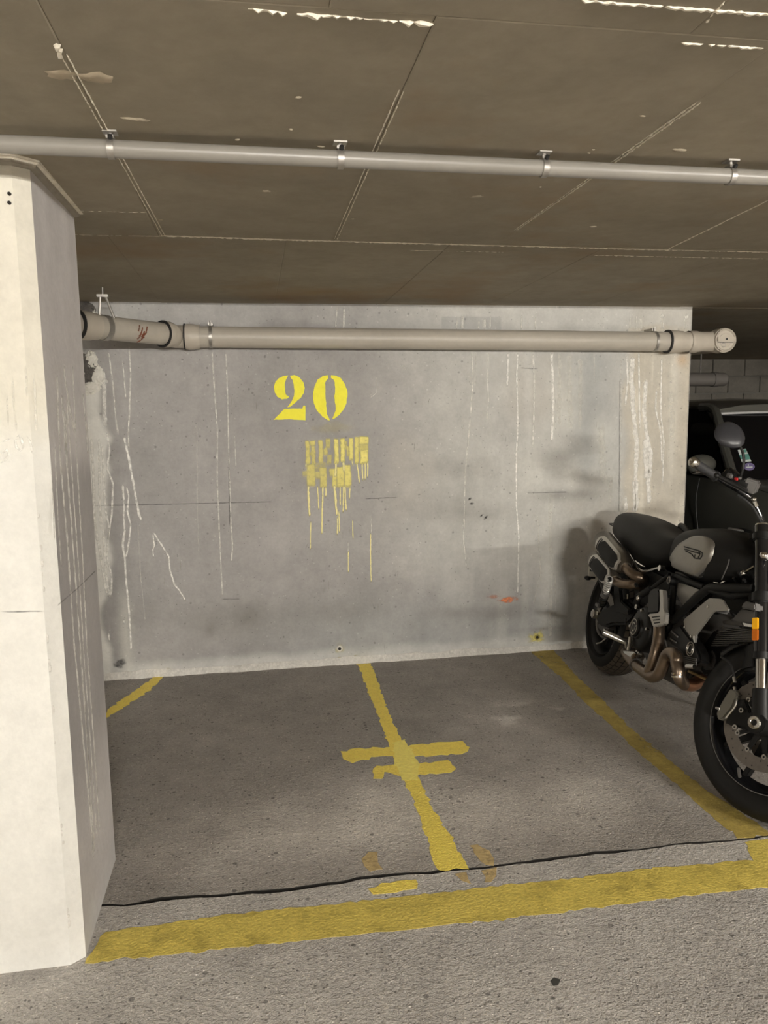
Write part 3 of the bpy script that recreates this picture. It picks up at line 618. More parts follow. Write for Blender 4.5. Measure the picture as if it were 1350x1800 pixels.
# far wall behind the parked car, of big blocks
wall_far = tag(empty('wall_far'), 'dim block wall behind the parked car', None, None, 'structure')
MB().box((5.3, 8.62, 1.0), (5.4, .1, 2.1)).build('wall_core', 'concrete_dark', wall_far, smooth=0)
mat('block_grey', (.20, .185, .16), .9, var=[(6, .2), (40, .1)], bump=(50, .002))
blk = None
for r in range(10):
    for k in range(-1, 12):
        x0 = 2.7 + k * .42 + (.21 if r % 2 else 0)
        if x0 < 2.6 or x0 > 7.6: continue
        if blk is None: blk = MB().box((0, 0, 0), (.408, .06, .188)).build('wall_block', 'block_grey', wall_far, bevel=.004, smooth=0); o = blk
        else: o = blk.copy(); C.objects.link(o)
        o.location = (x0 + .2, 8.56 + random.uniform(-.004, .004), .1 + r * .2)

# ------------------------------------------------------------------ drain pipe on the back wall
mat('pvc_grey', (.42, .385, .33), .42, var=[(4, .08), (30, .05)], bump=(60, .0003), spec=.45)
mat('pvc_beige', (.46, .415, .35), .45, var=[(8, .08)], bump=(50, .0004))
mat('rubber_black', (.012, .012, .012), .6)
mat('galvanised', (.42, .40, .37), .4, .8, var=[(30, .15)])
RP = .055
zA, zB = 1.858, 1.834
drain = tag(empty('drain_pipe', (0.5, 4.22, 1.84)), 'thick grey plastic drain pipe running along the top of the stained wall', 'pipe'); DO = Vector((0.5, 4.22, 1.84))
def dbuild(mb, name, m, parent=None, **k):
    mb.v = [tuple(Vector(p) - DO) for p in mb.v]; return mb.build(name, m, parent or drain, **k)
pL = Vector((-.335, 4.22, zA)); pR = Vector((2.44, 4.22, zB))
q0 = on_floor(305, 589, 1.861); q1 = on_floor(193, 578.4, 1.864); q2 = on_floor(150, 572.5, 1.866); q3 = q2 + (q2 - q0).normalized() * .55
q0.y = min(q0.y, 4.20)
q3 = q2 + (q2 - q0).normalized() * .55
dirm = (pR - pL).normalized()
dbuild(MB().tube([pL, pR], RP, 32), 'straight_section', 'pvc_grey')
dl = (q3 - q0).normalized()
dbuild(MB().tube([q0 + dl * .06, q3], RP * 1.0, 32), 'branch_section', 'pvc_grey')
# elbow with sockets
dbuild(MB().tube([pL + dirm * .02, pL - dirm * .03, pL - dirm * .055 + (q0 - pL) * .1, q0 + dl * .02, q0 + dl * .07], RP + .003, 32, smooth=4), 'elbow', 'pvc_beige')
def socket(c, d, name='coupling', l=.055, r=RP, seal=True):
    c = Vector(c); d = Vector(d).normalized()
    s_ = dbuild(MB().lathe([(-l * .5, r + .002), (-l * .5, r + .009), (-l * .2, r + .012), (l * .15, r + .010), (l * .3, r + .006), (l * .5, r + .006), (l * .5, r + .002)], c, d, 32, closed=True), name, 'pvc_beige')
    if seal: 
        mb = MB().lathe([(-l * .56, r + .001), (-l * .56, r + .012), (-l * .46, r + .013), (-l * .46, r + .001)], c, d, 32, closed=True)
        dbuild(mb, 'seal_ring', 'rubber_black', s_)
socket(q0 + dl * .045, -dl); socket(pL + dirm * .035, -dirm * -1, l=.075); socket(q0 + (q2 - q0) * .985, -dl, l=.10)
socket(pR - dirm * .01, dirm, l=.09)
# hanger straps
def strap(x, top):
    c = pL + dirm * ((x - pL.x) / dirm.x)
    return c
for px in (371, 1149):
    c = strap(on_y(px, 600, 4.22).x, 0)
    h_ = dbuild(MB().lathe([(-.008, RP + .001), (-.008, RP + .004), (.008, RP + .004), (.008, RP + .001)], c, dirm, 32, closed=True), 'pipe_bracket', 'galvanised')
    dbuild(MB().box(c + Vector((0, .05, RP + .012)), (.022, .10, .016)).tube([c + Vector((0, -.01, RP + .002)), c + Vector((0, -.01, RP + .028))], .005, 8), 'bracket_bolt', 'galvanised', h_)
c = q0 + (q2 - q0) * .80
h_ = dbuild(MB().lathe([(-.014, RP + .001), (-.014, RP + .004), (.014, RP + .004), (.014, RP + .001)], c, dl, 32, closed=True), 'hanger_strap', 'galvanised')
dbuild(MB().tube([c + Vector((-.02, 0, RP)), c + Vector((-.012, 0, RP + .09))], .006, 8).tube([c + Vector((.045, 0, RP - .012)), c + Vector((.012, 0, RP + .09))], .006, 8).box(c + Vector((0, 0, RP + .09)), (.05, .03, .012)).tube([c + Vector((0, 0, RP + .09)), (c.x, c.y, ceil_z(c.y) + .01)], .004, 8), 'hanger_rod', 'galvanised', h_)
# rust scuff painted on the branch
# right-hand tee with a round cleanout cap facing the room
tc_ = on_y(1275, 598, 4.17); tee_y = 4.17
ex = Vector((tc_.x, 4.30, zB))
dbuild(MB().tube([pR, pR + dirm * .12, Vector((tc_.x - .05, 4.235, zB + .002)), Vector((tc_.x, 4.26, zB + .004))], RP + .002, 32, smooth=4), 'tee_branch', 'pvc_beige')
dbuild(MB().lathe([(0, RP + .008), (.05, RP + .008), (.06, RP + .004), (.075, RP + .004), (.075, RP)], pR + dirm * .075, dirm, 32, closed=True, cap=False), 'tee_socket', 'pvc_beige')
dbuild(MB().lathe([(-.055, RP + .002), (-.05, RP + .006)], pR + dirm * .14, dirm, 32), 'tee_seal', 'rubber_black')
dbuild(MB().lathe([(.004, .062), (.01, .070), (.07, .072), (.08, .064), (.30, .062), (2.2, .062)], (tc_.x, tee_y, tc_.z), (0, 1, 0), 36), 'tee_body', 'pvc_beige')
cap = dbuild(MB().lathe([(.012, .066), (-.006, .066), (-.008, .062), (-.004, .057), (.0, .055), (.0, .040), (-.002, .038), (-.002, .001)], (tc_.x, tee_y, tc_.z), (0, 1, 0), 36), 'cleanout_cap', 'pvc_beige')
dbuild(MB().box((tc_.x, tee_y - .006, tc_.z + .006), (.108, .012, .024)), 'cap_bar', 'pvc_beige', cap, bevel=.003)
dbuild(MB().box((tc_.x, tee_y - .0025, tc_.z - .012), (.10, .004, .003)).tube([(tc_.x, tee_y - .010, tc_.z + .006), (tc_.x, tee_y - .016, tc_.z + .006)], .006, 10), 'cap_groove', 'rubber_black', cap)
dbuild(MB().lathe([(-.003, .010), (-.004, .012), (-.003, .014)], (tc_.x - .012, tee_y, tc_.z - .028), (0, 1, 0), 20, cap=False), 'cap_emblem', 'galvanised', cap)
# rust scrape on the branch
rb = []
for k in range(9):
    t = .10 + .055 * random.random(); a = random.uniform(2.6, 4.6)
    base = q0 + dl * (t + .06)
side = dl.cross(Vector((0, 0, 1))).normalized()
for k in range(10):
    t0 = .21 + .05 * random.random(); a0 = random.uniform(-.7, .9); a1 = a0 + random.uniform(.2, .6); pts = []
    for j in range(6):
        a = a0 + (a1 - a0) * j / 5; n_ = (side * math.cos(a) + Vector((0, 0, -1)) * math.sin(a))
        if n_.dot(Vector((0, 0, 1.47)) - q0) < -9: pass
        pts.append(q0 + dl * (t0 + .012 * j / 5) + n_ * (RP + .0008))
    sg = 1 if side.y < 0 else -1
    pts = [q0 + dl * ((p - q0).dot(dl)) + ((p - q0) - dl * ((p - q0).dot(dl))).reflect(side) if sg < 0 else p for p in pts]
    dbuild(MB().tube(pts, .0032, 5), 'rust_scrape', 'rust')
# broken concrete where the pipe comes through at the far left
for cx, cz, rx, rz, m_ in [(-.90, 1.99, .11, .07, 'rough_concrete'), (-.865, 1.70, .07, .075, 'rough_concrete'), (-.80, 1.665, .03, .05, 'mortar_white'), (-.86, 1.60, .07, .03, 'mortar_white'), (-.83, 1.74, .03, .05, 'mortar_white'), (-.80, 1.93, .022, .07, 'mortar_white'), (-.88, 1.675, .035, .03, 'mortar')]:
    mb = MB().ellipsoid((cx, YW, cz), (rx, .012, rz), 22, 14)
    mb.v = [(x + random.gauss(0, .004), y - abs(random.gauss(0, .004)), z + random.gauss(0, .004)) for x, y, z in mb.v]
    mb.build('broken_concrete', m_, wall_back, smooth=0)

# ------------------------------------------------------------------ conduit under the ceiling
mat('conduit_grey', (.25, .235, .21), .36, var=[(6, .1)], spec=.5)
RC = .0185
a = on_floor(0, 253, 2.035); b = on_floor(600, 280.5, 2.035); c = on_floor(1350, 313, 2.032)
dcon = (c - a).normalized(); a0 = a - dcon * 3.0; c1_ = c + dcon * 3.5
conduit = tag(empty('ceiling_conduit', a), 'thin round grey conduit clamped across the ceiling above the pillar', 'conduit')
def cbuild(mb, name, m, par=None, **k):
    mb.v = [tuple(Vector(p) - a) for p in mb.v]; return mb.build(name, m, par or conduit, **k)
cbuild(MB().tube([a0, c1_], RC, 24), 'conduit_tube', 'conduit_grey')
for px in (195, 598, 955, 1281):
    d_ = ray(px, 253 + px * .0445); t = 2.0; 
    q = on_floor(px, 253 + (313 - 253) * px / 1350, 2.034); s_ = (q - a).dot(dcon); q = a + dcon * s_
    cl = cbuild(MB().lathe([(-.007, RC), (-.007, RC + .003), (.007, RC + .003), (.007, RC)], q, dcon, 24, closed=True), 'pipe_clamp', 'galvanised')
    cbuild(MB().tube([q + Vector((0, 0, RC)), (q.x, q.y, ceil_z(q.y) + .004)], .0045, 8).box(q + Vector((0, -.0, RC + .004)), (.016, .024, .007)).box((q.x, q.y, ceil_z(q.y) - .001), (.03, .03, .005)), 'clamp_bolt', 'galvanised', cl)
    cbuild(MB().tube([q + Vector((.002, -.014, RC - .002)), q + Vector((.002, -.02, RC + .004))], .005, 8), 'clamp_screw', 'rubber_black', cl)
# thin cable run beside the conduit
p_ = on_ceil(-200, 229); p2_ = on_ceil(188, 247)
tag(MB().tube([p_ - Vector((0, 0, .005)), (p_ + p2_) / 2 - Vector((0, 0, .006)), p2_ - Vector((0, 0, .005))], .005, 8).build('ceiling_cable', 'conduit_grey'), 'thin pale cable on the ceiling just beside the conduit at left', 'cable')

# pipe in the dark behind the wall
fp0 = on_y(1150, 667, 5.6); fp1 = on_y(1272, 667, 5.6)
far = tag(empty('far_pipe', fp0), 'short dark horizontal pipe in the shadow beyond the wall end', 'pipe')
def fb_(mb, n, m, par=None, **k):
    mb.v = [tuple(Vector(p) - fp0) for p in mb.v]; return mb.build(n, m, par or far, **k)
mat('pipe_dark', (.12, .11, .10), .6, var=[(8, .1)])
fb_(MB().tube([fp0 - Vector((.6, 0, 0)), fp1], .052, 24).ellipsoid(fp1, (.03, .052, .052), 20, 10), 'pipe_run', 'pipe_dark')
fb_(MB().lathe([(-.02, .053), (-.02, .058), (.02, .058), (.02, .053)], fp1 - Vector((.08, 0, 0)), (1, 0, 0), 24, closed=True), 'pipe_collar', 'pipe_dark')
fb_(MB().tube([fp1 - Vector((.2, 0, 0)), (fp1.x - .2, fp1.y, ceil_z(fp1.y) + .005)], .006, 8), 'pipe_hanger', 'pipe_dark')
duct = tag(MB().box((3.3, 7.4, 1.77), (.9, .3, .10)).build('cable_trunking', 'pipe_dark', None, bevel=.004, smooth=0), 'dim boxed trunking above the dark pipe beyond the wall', 'trunking')
hz = MB().box((3.3, 7.4, (1.82 + ceil_z(7.4)) / 2), (.02, .02, ceil_z(7.4) - 1.82 + .02)).build('trunking_hanger', 'galvanised', duct, smooth=0)

# ------------------------------------------------------------------ fluorescent battens over the driving lane
mat('batten_white', (.75, .74, .70), .5); 
for i, (lx, ly, lf) in enumerate(LAMPS):
    z = ceil_z(ly)
    t = tag(empty('fluorescent_batten', (lx, ly, z - .13)), ['fluorescent batten lamp over the driving lane to the right', 'fluorescent batten lamp over the driving lane to the left', 'fluorescent batten lamp near the wall behind the viewer'][i], 'ceiling lamp', 'lane lamps')
    for s_ in (-.4, .4): MB().tube([(s_, 0, 0), (s_, 0, .129)], .004, 6).build('suspension_rod', 'galvanised', t)
    MB().box((0, 0, -.025), (1.26, .075, .05)).build('batten_body', 'batten_white', t, bevel=.006, smooth=0)
    for s_ in (-1, 1):
        MB().box((s_ * .61, 0, -.065), (.03, .05, .035)).build('lamp_holder', 'batten_white', t, bevel=.003, smooth=0)
    m = mat('tube_light_%d' % i, (1, 1, 1), .5, emit=((1.0, .95, .87), TUBE_STRENGTH * lf))
    MB().tube([(-.6, 0, -.07), (.6, 0, -.07)], .014, 12).build('tube', m, t)

# ------------------------------------------------------------------ parked car beyond the wall (front half shows past the motorcycle)
mat('car_paint', (.062, .062, .054), .34, coat=.6, spec=.5); mat('car_glass', (.004, .004, .005), .05, spec=.6)
mat('trim_bright', (.8, .8, .8), .35, .5); mat('car_trim', (.012, .012, .012), .5); mat('chrome', (.75, .74, .72), .15, 1.0); mat('tyre_rubber', (.012, .0115, .011), .75, bump=(60, .0008))
mat('alloy', (.35, .35, .36), .35, .9); mat('lens_clear', (.5, .5, .52), .1, coat=.8); mat('card_green', (.12, .30, .26), .5); mat('card_white', (.65, .70, .68), .5); mat('sticker_violet', (.18, .15, .30), .5); mat('plate_white', (.72, .70, .62), .5)
CO = Vector((3.88, 3.45, 0)); car = tag(empty('parked_car', CO), 'dark parked car facing out of the next bay, half hidden behind the motorcycle', 'car')
def sec(v, hw, zb, zt, sh):
    pts = [(-.72, 0), (-.95, .08), (-1, .30), (-1, .62), (-.97, .82), (-.90, 1 - sh * .4), (-.74, 1), (-.3, 1 + sh * .22), (0, 1 + sh * .26)]
    pts = pts + [(-x, y) for x, y in reversed(pts[:-1])]
    return [(x * hw, v, zb + (zt - zb) * y) for x, y in pts]
MB().rings([sec(*q) for q in [(.0, .74, .30, .66, .15), (.02, .80, .24, .72, .15), (.10, .84, .20, .78, .18), (.22, .855, .20, .81, .2), (.45, .87, .20, .87, .2), (.8, .88, .2, .93, .15), (1.12, .88, .2, .965, .12), (1.4, .885, .2, .985, .05), (2.4, .89, .2, 1.0, .05), (3.4, .885, .2, 1.02, .05), (3.85, .86, .22, 1.02, .05), (4.08, .80, .28, .98, .1), (4.15, .70, .38, .85, .1)]]).build('body', 'car_paint', car, smooth=50)
GB = [(-.79, 1.13, .975), (.79, 1.13, .975), (.575, 1.70, 1.435), (-.575, 1.70, 1.435)]
RB_ = [(-.72, 3.98, 1.01), (.72, 3.98, 1.01), (.56, 3.45, 1.44), (-.56, 3.45, 1.44)]
ws = MB().prism(GB, (0, .006, .008)).build('windscreen', 'car_glass', car, smooth=0)
MB().prism(RB_, (0, -.006, .008)).build('rear_window', 'car_glass', car, smooth=0)
rf = MB().rings([[(-.60, v, z - .03), (-.585, v, z), (-.40, v, z + .03), (0, v, z + .042), (.40, v, z + .03), (.585, v, z), (.60, v, z - .03), (0, v, z - .03)] for v, z in [(1.66, 1.43), (1.9, 1.455), (2.4, 1.475), (3.0, 1.47), (3.47, 1.44)]]).build('roof', 'car_paint', car, smooth=50)
MB().tube([(-.56, 1.652, 1.402), (-.3, 1.645, 1.408), (.3, 1.645, 1.408), (.56, 1.652, 1.402)], .009, 8, smooth=4).build('windscreen_trim', 'trim_bright', rf)
for s_ in (-1, 1):
    MB().tube([(s_ * .81, 1.08, .96), (s_ * .69, 1.42, 1.22), (s_ * .60, 1.66, 1.42), (s_ * .59, 1.85, 1.45)], .032, 10, smooth=4).build('windscreen_pillar', 'car_paint', car)
    MB().tube([(s_ * .81, 2.45, 1.0), (s_ * .60, 2.4, 1.45)], .03, 10).build('door_pillar', 'car_trim', car)
    MB().tube([(s_ * .76, 3.95, 1.0), (s_ * .58, 3.46, 1.43)], .04, 10).build('rear_pillar', 'car_paint', car)
    gw = [(s_ * .815, 1.2, .985), (s_ * .60, 1.72, 1.43), (s_ * .595, 2.38, 1.455), (s_ * .815, 2.42, .995)]
    MB().prism(gw, (-s_ * .006, 0, 0)).build('side_window', 'car_glass', car, smooth=0)
    gw = [(s_ * .815, 2.48, .995), (s_ * .595, 2.43, 1.455), (s_ * .58, 3.38, 1.44), (s_ * .77, 3.8, 1.01)]
    MB().prism(gw, (-s_ * .006, 0, 0)).build('side_window', 'car_glass', car, smooth=0)
    # door mirror
    mr = MB().ellipsoid((s_ * .955, 1.24, 1.075), (.105, .055, .068), 20, 12).build('door_mirror', 'car_paint', car)
    MB().tube([(s_ * .80, 1.26, .985), (s_ * .90, 1.25, 1.03)], .02, 8).build('mirror_arm', 'car_trim', mr)
    MB().ellipsoid((s_ * .955, 1.225, 1.028), (.085, .045, .024), 16, 8).build('mirror_lower_shell', 'chrome', mr)
    MB().prism([(s_ * .87, 1.292, 1.03), (s_ * 1.04, 1.292, 1.03), (s_ * 1.04, 1.292, 1.115), (s_ * .87, 1.292, 1.115)], (0, .004, 0)).build('mirror_glass', 'chrome', mr, smooth=0)
    hl = MB().ellipsoid((s_ * .66, .075, .64), (.16, .09, .06), 20, 10).build('headlamp', 'lens_clear', car)
    MB().tube([(s_ * .889, 1.36, .97), (s_ * .897, 1.38, .80), (s_ * .897, 1.33, .55), (s_ * .897, 1.35, .33)], .0035, 6, smooth=4).build('door_gap', 'rubber_black', car)
    MB().tube([(s_ * .76, .12, .80), (s_ * .78, .5, .89), (s_ * .79, 1.1, .965)], .003, 6, smooth=4).build('bonnet_gap', 'rubber_black', car)
    for v in (.85, 3.3):
        wh = MB().lathe([(-.10, .20), (-.105, .29), (-.08, .325), (.08, .325), (.105, .29), (.10, .20)], (s_ * .79, v, .325), (1, 0, 0), 36).build('wheel', 'tyre_rubber', car)
        MB().lathe([(-.102, .0), (-.108, .05), (-.09, .12), (-.104, .20), (.104, .20), (.09, .12), (.108, .05), (.102, 0)], (s_ * .79, v, .325), (1, 0, 0), 24).build('wheel_rim', 'alloy', wh)
        MB().lathe([(-.02, .345), (.105, .345), (.112, .36), (.105, .375), (-.02, .375)], (s_ * .78, v, .325), (s_, 0, 0), 36, closed=True).build('wheel_arch', 'car_trim', car)
MB().box((0, .0, .57), (.86, .03, .10)).build('grille', 'car_trim', car, bevel=.015)
MB().box((0, -.008, .42), (.52, .012, .11)).build('number_plate', 'plate_white', car, bevel=.003)
# permit card and round sticker on the windscreen
wn = (Vector(GB[1]) - Vector(GB[0])).cross(Vector(GB[3]) - Vector(GB[0])).normalized()
def on_ws(px, py, lift=.003):
    d = ray(px, py); o_ = EYE - CO; n = wn; t = (Vector(GB[0]) - o_).dot(n) / d.dot(n); p = o_ + d * t
    return p - n * lift * (1 if n.dot(d) > 0 else -1)
Z6 = lambda x, y: (1200 + x * .12225, 740 + y * .12222)
def wsd(name, pts, m, lift=.003):
    P = [on_ws(*Z6(*q), lift) for q in pts]; MB().prism(P, (0, .0015, .001)).build(name, m, ws, smooth=0)
wsd('permit_card', [(790, 425), (905, 405), (985, 585), (850, 600)], 'card_white')
wsd('permit_print', [(880, 490), (940, 482), (968, 560), (905, 568)], 'card_green', .006); wsd('permit_print', [(808, 500), (845, 495), (860, 560), (835, 560)], 'card_green', .006); wsd('permit_print', [(870, 425), (905, 420), (918, 460), (885, 465)], 'card_green', .006)
wsd('round_sticker', [(955 + 80 * math.cos(t), 662 + 55 * math.sin(t)) for t in np.linspace(0, 6.283, 17)[:-1]], 'sticker_violet')
wsd('sticker_print', [(905, 670), (1000, 665), (1000, 680), (905, 685)], 'card_white', .006); wsd('sticker_print', [(935, 635), (945, 634), (947, 660), (937, 661)], 'card_white', .006)

# ------------------------------------------------------------------ motorcycle
mat('satin_black', (.007, .0068, .0066), .42, spec=.35); mat('matte_black', (.009, .0087, .0083), .6, spec=.3); mat('gloss_black', (.008, .008, .009), .16, coat=.5)
mat('seat_vinyl', (.011, .0107, .0103), .55, spec=.35, bump=(300, .0004)); mat('titanium_panel', (.33, .315, .285), .38, .75, var=[(30, .05)]); mat('alu_panel', (.38, .365, .335), .42, .6)
mat('muffler_steel', (.20, .18, .15), .34, .85, var=[(10, .1)]); mat('muffler_frame', (.52, .50, .46), .32, .85); mat('header_steel', (.24, .185, .14), .30, .9, var=[(12, .2)]); mat('header_copper', (.50, .27, .17), .34, .85)
mat('polished', (.72, .70, .66), .2, 1.0); mat('cast_grey', (.075, .07, .065), .5, .3); mat('fork_chrome', (.62, .60, .56), .14, 1.0); mat('disc_steel', (.19, .17, .15), .45, .7, var=[(60, .15)])
mat('dusty_tread', (.075, .06, .045), .85); mat('bike_tyre', (.009, .0085, .008), .72, spec=.3); mat('bike_tyre_plain', (.008, .0077, .0073), .6, spec=.3); mat('caliper_grey', (.20, .19, .16), .45, .7)
mat('amber', (.95, .48, .01), .3, emit=None, coat=.5); mat('amber_dark', (.55, .14, .01), .3, coat=.5); mat('mirror_black', (.03, .03, .034), .38); mat('spring_white', (.62, .61, .58), .35, .5); mat('red_plastic', (.45, .02, .02), .4); mat('mid_grey', (.11, .105, .10), .5); mat('brass', (.45, .33, .16), .35, .8); mat('grip_rubber', (.03, .03, .032), .6, bump=(200, .001)); mat('tail_red', (.30, .01, .01), .25, coat=.5)
BX, BY, PSI, LEAN, STEER = 1.887, 3.868, math.radians(-96.1), math.radians(-12.4), math.radians(25.3)
bike = tag(empty('motorcycle', (BX, BY, .003), (LEAN, 0, PSI)), 'black naked motorcycle with silver tank panel leaning on its stand', 'motorcycle')
RBK = Matrix.Rotation(PSI, 3, 'Z') @ Matrix.Rotation(LEAN, 3, 'X'); RBI = RBK.transposed(); TB = Vector((BX, BY, .003))
RAKE = math.radians(24.5); SAX = Vector((-math.sin(RAKE), 0, math.cos(RAKE))); HP = Vector((1.484, 0, .325))
S3 = Matrix.Rotation(STEER, 3, SAX); S3I = S3.transposed()
S4 = Matrix.Translation(HP) @ S3.to_4x4() @ Matrix.Translation(-HP)
def B(px, py, y, front=False):
    """pixel -> point on the motorcycle at lateral offset y (metres, right side negative)"""
    o_ = RBI @ (EYE - TB); d = RBI @ ray(px, py)
    if front: o_ = S3I @ (o_ - HP) + HP; d = S3I @ d
    return o_ + d * ((y - o_.y) / d.y)
z1 = lambda x, y, d, f=False: B(1010 + x * .12593, 880 + y * .12593, d, f)
z2 = lambda x, y, d, f=False: B(1150 + x * .14815, 900 + y * .14815, d, f)
z3 = lambda x, y, d, f=False: B(1010 + x * .14074, 1040 + y * .14074, d, f)
z4 = lambda x, y, d, f=False: B(1180 + x * .12593, 1050 + y * .12593, d, f)
z5 = lambda x, y, d, f=True: B(1200 + x * .13889, 1200 + y * .13889, d, f)
z6 = lambda x, y, d, f=True: B(1200 + x * .12225, 740 + y * .12222, d, f)
def part(mb, name, m, par=None, front=False, **k):
    return mb.build(name, m, par or bike, basis=(S4 if front and par is None else None), **k)
def plate(name, z, pts, y, th, m, par=None, front=False, bevel=.0025, **k):
    return part(MB().prism([z(*q, y, front) for q in pts], (0, th, 0)), name, m, par, front, bevel=bevel, **k)
def pillow(pts, y, depth):
    """domed panel: outline ring, bulging towards -y"""
    c = sum(pts, Vector()) / len(pts); rs = []
    for s_, dy in ((1, .02), (1, 0), (.975, -depth * .5), (.90, -depth * .85), (.6, -depth), (.2, -depth * 1.04)):
        rs.append([Vector((c.x + (p.x - c.x) * s_, y + dy, c.z + (p.z - c.z) * s_)) for p in pts])
    return MB().rings(rs)
def spl(pts, n=4):
    out = []; k = len(pts)
    for i in range(k):
        p0, p1, p2, p3 = [Vector(pts[(i + j) % k]) for j in (-1, 0, 1, 2)]
        for j in range(n):
            t = j / n; out.append(.5 * ((2 * p1) + (p2 - p0) * t + (2 * p0 - 5 * p1 + 4 * p2 - p3) * t * t + (-p0 + 3 * p1 - 3 * p2 + p3) * t ** 3))
    return out
# wheels
def tyre_mb(c, R, w, rr):
    hw = w / 2; pr = []
    for a in np.linspace(-PI / 2, PI / 2, 15): pr.append((hw * math.sin(a), R - hw * .75 * (1 - math.cos(a))))
    pr = [(-hw * .62, rr), (-hw * .85, rr + .02)] + [(-hw * .985, R - hw * .75 - .012)] + pr + [(hw * .985, R - hw * .75 - .012), (hw * .85, rr + .02), (hw * .62, rr)]
    return MB().lathe(pr, c, (0, 1, 0), 72, closed=True)
def rim_mb(c, rr, w):
    hw = w / 2
    return MB().lathe([(-hw, rr + .006), (-hw - .004, rr), (-hw + .004, rr - .008), (-hw + .02, rr - .016), (0, rr - .03), (hw - .02, rr - .016), (hw - .004, rr - .008), (hw + .004, rr), (hw, rr + .006), (0, rr - .01)], c, (0, 1, 0), 60, closed=True)
def spokes(c, r0, r1, n, w0, w1, t, off=0):
    mb = MB()
    for k in range(n):
        a = 2 * PI * k / n + off
        d = Vector((math.cos(a), 0, math.sin(a))); s_ = Vector((-math.sin(a), 0, math.cos(a))); c_ = Vector(c)
        mb.rings([[c_ + d * r + s_ * w * sx + Vector((0, t * ty * q, 0)) for sx, ty in ((-.5, -.5), (.5, -.5), (.5, .5), (-.5, .5))] for r, w, q in ((r0, w0, 1.4), ((r0 + r1) / 2, (w0 + w1) / 2.2, 1), (r1, w1, 1))])
    return mb
def disc_mb(c, ri, ro, t, y):
    return MB().lathe([(y - t / 2, ri), (y - t / 2, ro), (y + t / 2, ro), (y + t / 2, ri)], c, (0, 1, 0), 60, closed=True)
rc = (0, 0, .315)
rw = part(rim_mb(rc, .216, .14), 'rear_wheel', 'satin_black')
part(tyre_mb(rc, .315, .18, .212), 'tyre', 'bike_tyre', rw)
mb = MB(); hw_ = .09
for k in range(44):
    for j in range(6):
        a0_ = -1.02 + j * .34 + .03; a1_ = a0_ + .28; t0_ = (k + (.5 if j % 2 else 0)) * 2 * PI / 44; t1_ = t0_ + 2 * PI / 44 * .84
        mb.rings([[(rr_ * math.cos(t), hw_ * math.sin(a_), rc[2] + rr_ * math.sin(t)) for a_, t in ((a0_, t0_ + .02 * 0), (a1_, t0_ + .02), (a1_, t1_ + .02), (a0_, t1_)) for rr_ in (.315 - hw_ * .75 * (1 - math.cos(a_)) + dr,)] for dr in (-.002, .0022)])
part(mb, 'tyre_tread', 'dusty_tread', rw, smooth=0)['kind'] = 'stuff'
part(spokes(rc, .035, .195, 10, .035, .018, .03), 'wheel_spokes', 'satin_black', rw, bevel=.003)
part(MB().lathe([(-.09, .02), (-.09, .045), (-.05, .055), (.05, .055), (.09, .045), (.09, .02)], rc, (0, 1, 0), 28), 'wheel_hub', 'satin_black', rw)
part(disc_mb(rc, .075, .122, .005, -.085), 'brake_disc', 'disc_steel', rw)
part(MB().lathe([(.085, .03), (.085, .105), (.09, .11), (.095, .105), (.095, .03)], rc, (0, 1, 0), 44), 'rear_sprocket', 'mid_grey', rw)
fc = (1.514, 0, .325)
fw = part(rim_mb(fc, .232, .09), 'front_wheel', 'gloss_black', front=True)
part(tyre_mb(fc, .325, .12, .228), 'tyre', 'bike_tyre_plain', fw)
part(spokes(fc, .03, .212, 10, .034, .018, .03, .15), 'wheel_spokes', 'satin_black', fw, bevel=.003)
part(MB().lathe([(-.075, .018), (-.075, .04), (-.04, .05), (.04, .05), (.075, .04), (.075, .018)], fc, (0, 1, 0), 28), 'wheel_hub', 'satin_black', fw)
for s_ in (-1, 1):
    dk = part(disc_mb(fc, .112, .160, .005, s_ * .072), 'brake_disc', 'disc_steel', fw)
    mb = spokes((fc[0], s_ * .072, fc[2]), .04, .115, 10, .022, .012, .006, .1)
    part(mb, 'disc_carrier', 'satin_black', fw)
    for k in range(10):
        a = 2 * PI * k / 10 + .1; mb = MB().lathe([(-.005, .004), (-.005, .009), (.005, .009), (.005, .004)], (fc[0] + .108 * math.cos(a), s_ * .072, fc[2] + .108 * math.sin(a)), (0, 1, 0), 12, closed=True)
        part(mb, 'disc_bobbin', 'polished', fw)
    mb = MB()
    for k in range(30):
        a = 2 * PI * k / 30; r_ = .124 + .012 * (k % 3); mb.lathe([(-.0030, .0028), (.0030, .0028)], (fc[0] + r_ * math.cos(a), s_ * .072, fc[2] + r_ * math.sin(a)), (0, 1, 0), 8)
    part(mb, 'disc_perforation', 'rubber_black', fw)['kind'] = 'stuff'
# rim stripe: polished lip
part(MB().lathe([(-.046, .2325), (-.0495, .2325), (-.0495, .2355), (-.046, .2355)], fc, (0, 1, 0), 60, closed=True), 'rim_lip', 'mid_grey', fw)
# wheel weights
part(MB().box(z5(715, 1140, -.05), (.012, .006, .035), Matrix.Rotation(-.6, 3, 'Y')), 'wheel_weight', 'mid_grey', fw, bevel=.002)
